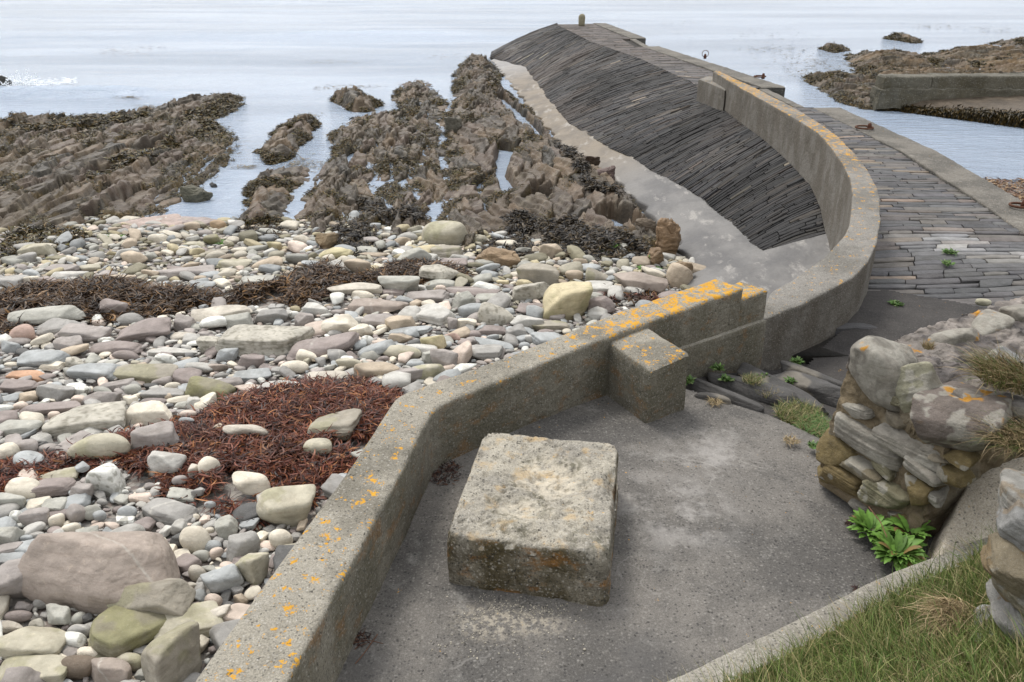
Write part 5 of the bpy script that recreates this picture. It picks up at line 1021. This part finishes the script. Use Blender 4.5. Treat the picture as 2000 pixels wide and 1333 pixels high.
# ------------------------------------------------------------------ rubble wall end
rw = empty('rubble_wall', (2.3, 4.2, 1.95)); tag(rw, 'thick mortared rubble wall end with orange and grey lichen beside the platform', 'wall')
b0, b1 = np.array([1.94, 4.24]), np.array([2.27, 3.65]); ed = (b1 - b0) / np.linalg.norm(b1 - b0); axd = np.array([.87, .49])
def fp(px, py, out=0.):            # photo point on the end face of the wall
    nrm = np.array([-axd[0], -axd[1], .10]); P0 = np.array([b0[0], b0[1], 2.0]) - np.append(axd, 0) * out
    d = ray(px, py); o_ = np.array([0, 0, CAMZ]); t = ((P0 - o_) @ nrm) / (d @ nrm); return o_ + d * t
def mortar():
    n1, n2, n3 = 120, 60, 340
    # box surface: end face, top, long near face
    u = np.linspace(0, 1, n1); 
    W_ = .70; H_ = .93; Lh = 4.4; c0 = np.array([b0[0], b0[1]]) + axd * -.015 + ed * -.03
    sec = []
    for k in range(n2 + 1): sec.append((0, k / n2 * H_ * .96))
    for k in range(1, n1): sec.append((k / n1 * W_, H_ * (.96 + .03 * math.sin(math.pi * k / n1)) - .12 * (k / n1)))
    for k in range(n2 + 1): sec.append((W_, (H_ - .12) * (1 - k / n2) * .98))
    sec = np.array(sec); m = len(sec); L_ = np.linspace(0, Lh, n3); rows = []
    for l in np.concatenate([np.linspace(0, 0, 1), L_]):
        rows.append(np.stack([c0[0] + ed[0] * sec[:, 0] + axd[0] * (l + .11 * sec[:, 1]), c0[1] + ed[1] * sec[:, 0] + axd[1] * (l + .11 * sec[:, 1]), 1.96 + sec[:, 1] * (1 + .02 * l)], 1))
    V = np.array(rows); Fq = grid_faces(len(rows), m); V = V.reshape(-1, 3)
    # end cap as rings shrinking to the centre
    r0 = V[:m]; cen = np.array([r0[:, 0].mean(), r0[:, 1].mean(), 2.4]); caps = []; base = len(V); K = 40
    for k in range(1, K): caps.append(cen + (r0 - cen) * (1 - k / K) )
    V = np.concatenate([V] + caps + [[cen]]); ring = [np.arange(m)] + [base + (k - 1) * m + np.arange(m) for k in range(1, K)]
    F2 = [np.stack([a[:-1], b[:-1], b[1:], a[1:]], 1) for a, b in zip(ring[:-1], ring[1:])]
    F2.append(np.stack([ring[0][:1] * 0 + a[-1:] * 0 + 0, ring[0][:1], ring[0][:1], ring[0][:1]], 1)[:0]) if False else None
    F2 = [f for f in F2 if f is not None]
    for a, b in zip(ring[:-1], ring[1:]): F2.append(np.array([[a[-1], b[-1], b[0], a[0]]]))
    dsp = np.stack([fbm(V, 5, 4, k) for k in (1, 2, 3)], 1) * .035 + np.stack([fbm(V, 24, 3, k) for k in (4, 5, 6)], 1) * .026
    V = V + dsp
    nz = (V[:, 2] > 2.78)
    c = np.array([.19, .15, .095]) * (1 + .6 * fbm(V, 9, 4, 2))[:, None]; g_ = smooth(fbm(V, 4, 4, 8) * 4)[:, None]; c = c * (1 - .5 * g_) + np.array([.24, .215, .165]) * .5 * g_
    ct = np.array([.235, .21, .19]) * (1 + .7 * fbm(V, 12, 4, 2))[:, None]; dk = smooth((fbm(V, 6, 4, 12) - .05) * 5)[:, None] * .6; ct = ct * (1 - dk) + np.array([.06, .055, .06]) * dk
    t = smooth((V[:, 2] - 2.70) / .12)[:, None]; c = c * (1 - t) + ct * t
    ol = (smooth((fbm(V, 6, 4, 30) - .33) * 12) * t[:, 0])[:, None]; c = c * (1 - ol) + np.array([.55, .26, .02]) * ol
    return mesh('mortar_core', V, [Fq] + F2, M['wallstone'], parent=rw, col=np.clip(c, .01, .8))
mortar()
def wstone(px, py, w, h, tilt, dep, col, kind, seed, out=0., pos=None, orange=0., lich=.4, label=None, sc_h=1.):
    tilt = tilt - 33 if pos is None else tilt
    c3 = fp(px, py, out * 1.5 - dep / 2 + .042) if pos is None else G(px, py, pos - .03); sc = scale_at(c3); rg_ = np.random.default_rng(seed)
    V, Fc = rock(rg_, (w / sc, dep, h / sc * sc_h), 5, kind, .012)
    # x along the end face (or wall), z up; roll by tilt as seen
    V = rot(V, (0, math.radians(tilt), 0)); a = math.atan2(ed[1], ed[0]); V = rotz(V, a if pos is None else math.atan2(axd[1], axd[0])) + c3 
    c = np.array(col) * (1 + .45 * fbm(V, 9, 4, seed) + .2 * fbm(V, 40, 2, seed))[:, None]
    sp = smooth((fbm(V, 11, 3, seed + 1) + lich * .5 - .28) * 14)[:, None] * .8; c = c * (1 - sp) + np.array([.33, .315, .275]) * sp
    if orange:
        og = (smooth((fbm(V, 8, 4, seed + 7) + orange - .45) * 10) * smooth((V[:, 2] - c3[2]) / (.25 * h / sc)))[:, None]; c = c * (1 - og) + np.array([.46, .23, .03]) * og
    return mesh('stone', V, Fc, M['wallstone'], parent=rw, col=np.clip(c, .01, .8)) if label is None else tag(mesh('stone', V, Fc, M['wallstone'], parent=rw, col=np.clip(c, .01, .8)), label)
LG = (.26, .243, .21); MO = (.17, .13, .06); OG = (.20, .185, .12); RDp = (.145, .122, .108)
wstone(1738, 725, 128, 128, 40, .42, LG, 'round', 401, .06, orange=.05)
wstone(1805, 765, 70, 120, 0, .28, (.27, .26, .19), 'slab', 402, .0, sc_h=1.)
wstone(1878, 822, 172, 112, 30, .5, RDp, 'box', 403, .09, orange=.30, lich=.55, label='big reddish block with grey lichen rings and an orange crust')
wstone(1705, 855, 165, 58, 36, .25, LG, 'slab', 404, .02)
wstone(1790, 868, 160, 56, 34, .25, LG, 'slab', 405, .02)
wstone(1650, 880, 92, 62, 34, .25, MO, 'box', 406, .03, lich=.1)
wstone(1652, 930, 100, 48, 36, .22, (.2, .15, .07), 'slab', 407, .03, lich=.2)
wstone(1738, 968, 92, 66, 40, .22, OG, 'slab', 408, .04, lich=.3)
wstone(1815, 915, 90, 30, 42, .2, LG, 'slab', 409, .02)
wstone(1690, 915, 110, 40, 36, .2, (.22, .19, .13), 'slab', 410, .03, lich=.3)
wstone(1870, 925, 60, 40, 34, .2, MO, 'box', 411, .0)
wstone(1800, 955, 60, 60, 38, .2, MO, 'box', 412, .02, lich=.1)
wstone(1850, 668, 120, 60, 0, .22, LG, 'round', 421, pos=2.86, orange=.3)
wstone(1925, 640, 95, 50, 0, .22, LG, 'round', 422, pos=2.88, orange=.25)
wstone(1990, 612, 90, 46, 0, .22, LG, 'round', 423, pos=2.90, orange=.15)
wstone(1900, 785, 110, 40, 0, .2, (.2, .18, .16), 'slab', 424, pos=2.86, orange=.45)
wstone(1960, 705, 80, 26, 0, .2, (.2, .2, .2), 'slab', 425, pos=2.93)
wstone(1975, 800, 70, 60, 0, .2, (.16, .15, .14), 'round', 426, pos=2.83)
_r = np.random.default_rng(440)
for k_, (x_, y_, w_, h_) in enumerate([(1685, 800, 70, 30), (1650, 845, 50, 26), (1730, 905, 70, 24), (1760, 820, 60, 26), (1700, 960, 60, 22), (1770, 1010, 60, 24), (1640, 900, 40, 20), (1735, 1015, 40, 22), (1830, 965, 44, 30), (1880, 890, 60, 26), (1770, 780, 46, 30), (1840, 890, 50, 22), (1690, 985, 50, 20), (1620, 925, 40, 26)]):
    wstone(x_, y_, w_, h_, 33 + _r.normal(0, 8), .16, [LG, MO, OG, (.24, .21, .16)][k_ % 4], ['slab', 'box'][k_ % 2], 441 + k_, .0, lich=.25)
# concrete haunch between wall and kerb
def haunch():
    lo = np.array([G(1788, 1140, 2.0), G(1880, 1095, 2.06), G(2010, 1035, 2.13), G(2120, 985, 2.16)]); hi = np.array([G(1868, 935, 2.16), G(1925, 920, 2.22), G(2010, 915, 2.28), G(2150, 900, 2.32)])
    L_ = resample(lo, 90); H_ = resample(hi, 90); u = np.linspace(0, 1, 70)[None, :, None]
    V = L_[:, None] * (1 - u) + H_[:, None] * u; V[:, :, 2] += .13 * np.sin(np.pi * u[:, :, 0] * .8)
    sd_ = smooth(np.arange(90) / 9.)[:, None]; V[:, :, 2] = 1.97 + (V[:, :, 2] - 1.97) * sd_
    V = V.reshape(-1, 3); return V + np.stack([fbm(V, 5, 4, k) for k in (1, 2, 3)], 1) * .02
tag(mesh('concrete_haunch', haunch(), grid_faces(90, 70), M['haunch'], attrs={'Lich': .1}), 'sloping concrete haunch between the rubble wall and the kerb', 'buttress')

# close rubble masonry at the right edge
rw2 = empty('near_rubble_wall', (1.95, 2.5, 2.5)); tag(rw2, 'near stretch of grey and ochre stone wall at the right edge above the grass', 'wall')
for i, (px, py, w, h, z, tl, kd, col) in enumerate([(2020, 985, 130, 70, 2.95, 0, 'slab', (.36, .35, .32)), (2030, 1050, 170, 80, 2.88, 20, 'slab', (.30, .30, .29)), (2010, 1118, 170, 62, 2.80, 22, 'slab', (.26, .22, .15)), (2035, 1170, 190, 70, 2.70, 24, 'slab', (.28, .25, .18)), (2020, 1235, 190, 60, 2.60, 28, 'slab', (.33, .32, .30)), (1925, 1248, 72, 56, 2.45, 0, 'round', (.38, .38, .37)), (2040, 1290, 150, 60, 2.5, 10, 'box', (.28, .27, .25)), (2090, 1100, 200, 300, 2.7, 0, 'box', (.2, .19, .17))]):
    c3 = G(px, py, z); sc = scale_at(c3); rg_ = np.random.default_rng(700 + i); V, Fc = rock(rg_, (w / sc, .34, h / sc * 1.25), 5, kd, .03)
    V = rotz(rot(V, (0, math.radians(tl), 0)), -.5) + c3
    c = np.array(col) * (1 + .4 * fbm(V, 10, 4, i))[:, None]; sp = smooth((fbm(V, 12, 4, i + 5) - .02) * 8)[:, None] * .5; c = c * (1 - sp) + np.array([.26, .17, .07]) * sp
    s2 = smooth((fbm(V, 9, 4, i + 15) - .1) * 8)[:, None] * .6; c = c * .7 * (1 - s2) + np.array([.24, .237, .22]) * s2
    mesh('stone', V, Fc, M['wallstone'], parent=rw2, col=np.clip(c, .01, .8))

# ------------------------------------------------------------------ grass bank
kv = np.array([.88, .47]); ko = np.array([.65, 2.59])
def bankz(X, Y):
    d = (X - ko[0]) * kn[0] + (Y - ko[1]) * kn[1] - .15; s_ = (X - ko[0]) * kv[0] + (Y - ko[1]) * kv[1]
    return 2.15 + .62 * np.clip(d, -.3, 5) + .05 * fbm(P3(X, Y), 2.5, 3, 4) + .03 * np.maximum(s_ - 1, 0)
bpg = np.array([(-.6, 1.75), (.1, 2.09), (.74, 2.45), (1.28, 2.75), (2.02, 3.17), (2.74, 3.50), (4.2, 4.35), (6.4, 5.5), (6.4, .2), (-.6, .2)])
tag(sheet('bank_soil', -.6, 6.4, .2, 5.6, .04, lambda X, Y: bankz(X, Y) - .01, M['soil'], pg=bpg, col=np.array([.15, .125, .06])), kind='structure', label='soil of the grass bank')
rg = np.random.default_rng(55)
Q = inpoly(rg, bpg, 400000, .05); vx, vy = proj(np.stack([Q[:, 0], Q[:, 1], bankz(Q[:, 0], Q[:, 1])], 1)); m = (vx > 1150) & (vx < 2800) & (vy < 1560) & ((vx < 2200) | (rg.random(len(vx)) < .45)) & (Q[:, 1] > .9); Q = Q[m]
# sparser near the kerb
dd = sdf(Q[:, 0], Q[:, 1], bpg) + .10 * fbm(P3(Q[:, 0], Q[:, 1]), 3, 3, 2); m = rg.random(len(Q)) < smooth((dd + .03) / .14) * .93 + .07; Q = Q[m]; k = len(Q)
P = np.stack([Q[:, 0], Q[:, 1], bankz(Q[:, 0], Q[:, 1]) - .005], 1)
GP = [(.085, .13, .03), (.12, .165, .04), (.06, .10, .022), (.28, .23, .11), (.36, .30, .17), (.16, .17, .06)]
dry = smooth(fbm(P3(Q[:, 0], Q[:, 1]), 2.2, 3, 31) * 3 - .1); ci = np.where(rg.random(k) < .26 + .5 * dry, rg.choice([3, 4, 5], k), rg.choice([0, 1, 2, 5], k))
cl = 1.1 * np.array(GP)[ci] * rg.uniform(.75, 1.3, (k, 1))
V, Fq, C = blades(P, rg.uniform(.035, .10, k) * (1 + 1.2 * (rg.random(k) < .16)), rg.uniform(.0022, .005, k), rg.normal(2.6, 1.3, k), rg.normal(1.05, .3, k), rg.normal(0, .6, k), cl, rg, 3, .7)
tag(mesh('grass', V, Fq, M['grass'], col=C, origin=(1.8, 2.2, 2.1)), 'short green and straw-coloured grass on the bank', None, None, 'stuff')
def tuft(px, py, z, n, rad, L, pal, label, seed, up=1.0, wd=.004, name='grass_tuft', droop=.9, wr=None, cat='grass tuft', grp=None, hd=None):
    rg = np.random.default_rng(seed); c = G(px, py, z); a = rg.uniform(0, 6.28, n) if hd is None else rg.normal(hd, .5, n); r = rad * np.sqrt(rg.random(n)); b = rg.uniform(0, 6.28, n)
    P = np.stack([c[0] + r * np.cos(b), c[1] + r * np.sin(b), c[2] + 0 * r], 1)
    V, Fq, C = blades(P, rg.uniform(.5, 1, n) * L, rg.uniform(.7, 1.2, n) * wd, a, rg.normal(up, .25, n), rg.normal(0, .5, n), pick(rg, pal, n), rg, 4, droop, taper=wr is None)
    return tag(mesh(name, V, Fq, M['leaf' if wr else 'grass'], col=C, origin=c), label, cat, grp)
DRY = [(.33, .25, .14), (.42, .33, .2), (.25, .18, .10), (.2, .17, .08)]
tuft(1880, 1205, 2.42, 1500, .10, .22, DRY, 'brown dried grass clump hanging beside the near stone wall', 801, .5, hd=4.0)
tuft(1975, 745, 2.92, 1500, .16, .26, DRY + GP[:2], 'straw-coloured grass clump on top of the rubble wall at the right edge', 802, 1.0, hd=3.4)
tuft(1990, 860, 2.75, 1300, .14, .24, DRY + GP[:1], 'dry overhanging grass behind the big reddish block', 803, .8, hd=3.6)
tuft(1812, 680, 2.95, 160, .03, .06, DRY[2:], 'tiny withered tuft between top stones of the rubble wall', 804, 1.2)
tuft(1560, 815, 1.84, 1500, .16, .12, GP, 'mixed green and straw grass tuft at the lower ends of the rock steps', 805, .9)
tuft(1600, 840, 1.86, 1200, .14, .11, [(.10, .2, .05), (.13, .24, .08), (.3, .25, .13)], 'greener grass tuft between the rock steps and the rubble wall', 806, .8)
tuft(1470, 745, 1.86, 300, .08, .08, GP, 'thin grass tuft between the upper rock steps', 807)
tuft(1500, 770, 1.80, 300, .08, .08, GP[3:], 'straw tuft in the crack of the middle rock steps', 808)
tuft(1395, 786, 1.93, 160, .05, .06, DRY, 'small brown tuft beside the pillar foot', 809, .5)
tuft(1545, 862, 1.95, 160, .05, .06, DRY, 'small pale tuft alone on the platform edge', 810, .5)
LF = [(.07, .15, .03), (.10, .19, .04), (.06, .12, .03), (.14, .2, .07)]
for i, (x, y, z, n_, rad, L_, lb) in enumerate([(1402, 722, 1.84, 40, .025, .07, 'small bright green plant at the parapet foot'), (1420, 742, 1.84, 36, .03, .06, 'pale green creeping plant on the first rock step'), (1345, 745, 1.93, 40, .03, .06, 'green plant tucked behind the pillar'), (1557, 708, 1.64, 46, .025, .07, 'green plant at the base of the curved wall'), (1490, 738, 1.77, 36, .03, .06, 'low green plant on the second rock step'), (1544, 745, 1.72, 30, .025, .05, 'small green plant on the third rock step'), (1618, 744, 1.66, 36, .03, .05, 'yellow-green plant by the ramp edge'), (1855, 494, DZ + .03, 50, .06, .08, 'larger green weed growing in the pier paving'), (1850, 516, DZ + .03, 40, .05, .07, 'second green weed in the pier paving, just in front of the larger one'), (1750, 594, DZ + .03, 60, .06, .05, 'mossy tuft where the paving meets the ramp'), (1590, 872, 1.96, 40, .04, .05, 'silvery green plant beside the rubble wall corner')]):
    tuft(x, y, z, n_ * 2, rad, L_, LF, lb, 820 + i, .6, .018, 'weed_plant', .6, 1, 'plant')
# broad-leaved plants at the foot of the rubble wall
def rosette(px, py, z, n, L, label, seed):
    rg = np.random.default_rng(seed); c = G(px, py, z); V0, F0, C0 = [], [], []; o = 0; S = 9
    for i in range(n):
        a = rg.uniform(0, 6.28); el = rg.uniform(.35, 1.25); l = L * rg.uniform(.6, 1.1); w = l * rg.uniform(.24, .32); r0 = rg.uniform(0, .05); fold = rg.uniform(.2, .5)
        t = np.linspace(0, 1, S); ang = el - t * rg.uniform(.6, 1.2); hx = np.cumsum(np.cos(ang)) / S * l; hz_ = np.cumsum(np.sin(ang)) / S * l
        ww = w * np.sin(np.pi * np.clip(.06 + .94 * t, 0, 1)) ** .75 / 2 + .002; ca, sa = math.cos(a), math.sin(a)
        for s_, f in ((-1, 1), (0, 0), (1, 1)):
            V0.append(np.stack([c[0] + ca * (r0 + hx) - sa * s_ * ww, c[1] + sa * (r0 + hx) + ca * s_ * ww, c[2] + hz_ + f * fold * ww + .003 * np.sin(t * 25 + a)], 1))
        k = np.arange(S - 1); F0 += [np.stack([o + k, o + k + 1, o + S + k + 1, o + S + k], 1), np.stack([o + S + k, o + S + k + 1, o + 2 * S + k + 1, o + 2 * S + k], 1)]; o += 3 * S
        cc = np.array([.085, .17, .028]) * rg.uniform(.7, 1.45); cc = cc if rg.random() > .06 else np.array([.16, .11, .04]); q = np.repeat(cc[None], 3 * S, 0); q[S:2 * S] *= 1.25; q = q * rg.uniform(.85, 1.1, (3 * S, 1)); C0.append(q)
    tag(mesh('leafy_plant', np.concatenate(V0), np.concatenate(F0), M['leaf'], col=np.concatenate(C0), origin=c), label, 'plant')
rosette(1700, 1040, 2.02, 90, .12, 'bright green broad-leaved plant against the rubble wall foot, the one on the left', 901)
rosette(1752, 1085, 2.03, 110, .135, 'larger bright green broad-leaved plant between wall foot and concrete haunch', 902)
rosette(1775, 1045, 2.05, 40, .12, 'upright green leafy plant squeezed against the concrete haunch', 903)
# bits of driftweed and twigs on the platform
for i, (x, y, lb) in enumerate([(868, 930, 'dark dried seaweed scraps between the block and the parapet'), (700, 1248, 'dark dry weed wisp at the foot of the near parapet'), (1662, 1022, 'blackish weed scrap beside the green plant'), (880, 912, 'dark weed scrap in the parapet corner'), (1672, 1148, 'tiny black weed scrap near the kerb')]):
    tuft(x, y, 2.005, [180, 60, 50, 90, 14][i], [.10, .05, .03, .06, .015][i], .05, [(.02, .014, .014), (.05, .02, .015), (.1, .05, .03)], lb, 930 + i, .15, .006, 'weed_scrap', .2, None, 'seaweed scrap')
def twig(pts, z, label, r=.0025):
    P = resample(np.array([G(x, y, z + k * .002) for k, (x, y) in enumerate(pts)]), 18); P = P + .006 * np.stack([fbm(P, 8, 2, k) for k in (1, 2, 3)], 1); V, Fq = [], []
    t = np.linspace(0, 2 * np.pi, 6, endpoint=False)
    for p_ in P: V.append(np.stack([p_[0] + r * np.cos(t), p_[1] + 0 * t, p_[2] + r * np.sin(t)], 1))
    i = np.arange(17)[:, None] * 6 + np.arange(6)[None]; j = np.arange(17)[:, None] * 6 + (np.arange(6)[None] + 1) % 6
    tag(mesh('twig', np.concatenate(V), np.stack([i.ravel(), j.ravel(), (j + 6).ravel(), (i + 6).ravel()], 1), M['rust'], col=(.16, .08, .05)), label, 'twig')
twig([(738, 1238), (715, 1270), (694, 1295)], 2.01, 'straight thin brown twig near the parapet foot')
twig([(690, 1256), (720, 1250), (748, 1258)], 2.01, 'short curved twig lying across the parapet foot')
twig([(1697, 990), (1720, 1020), (1733, 1050)], 2.2, 'pale dry stalk leaning over the green plant', .003)
# pale crumbs fallen from the block
VV, FF, CC = [], [], []; o = 0; rg = np.random.default_rng(66); Vs, Fs = ico(1)
for k_ in range(420):
    if k_ < 260: x, y = (rg.normal(965, 34), rg.normal(1185, 14)) if rg.random() < .6 else (rg.normal(1045, 34), rg.normal(1192, 7))
    else: x, y = rg.uniform(840, 1150), rg.uniform(1160, 1290)
    p = G(x, y, 2.004); 
    if sdf(np.array([p[0]]), np.array([p[1]]), np.array(bc))[0] > -.01: continue
    r = rg.uniform(.0015, .0042) * (1.7 if rg.random() < .06 else 1); V = Vs * r * rg.uniform(.6, 1.3, (1, 3)) + p; VV.append(V); FF.append(Fs + o); CC.append(np.tile(np.array([.5, .46, .38]) * rg.uniform(.7, 1.1), (len(V), 1))); o += len(V)
tag(mesh('crumbs', np.concatenate(VV), np.concatenate(FF), M['stone'], col=np.concatenate(CC)), 'pale concrete crumbs scattered in front of the block', None, None, 'stuff')
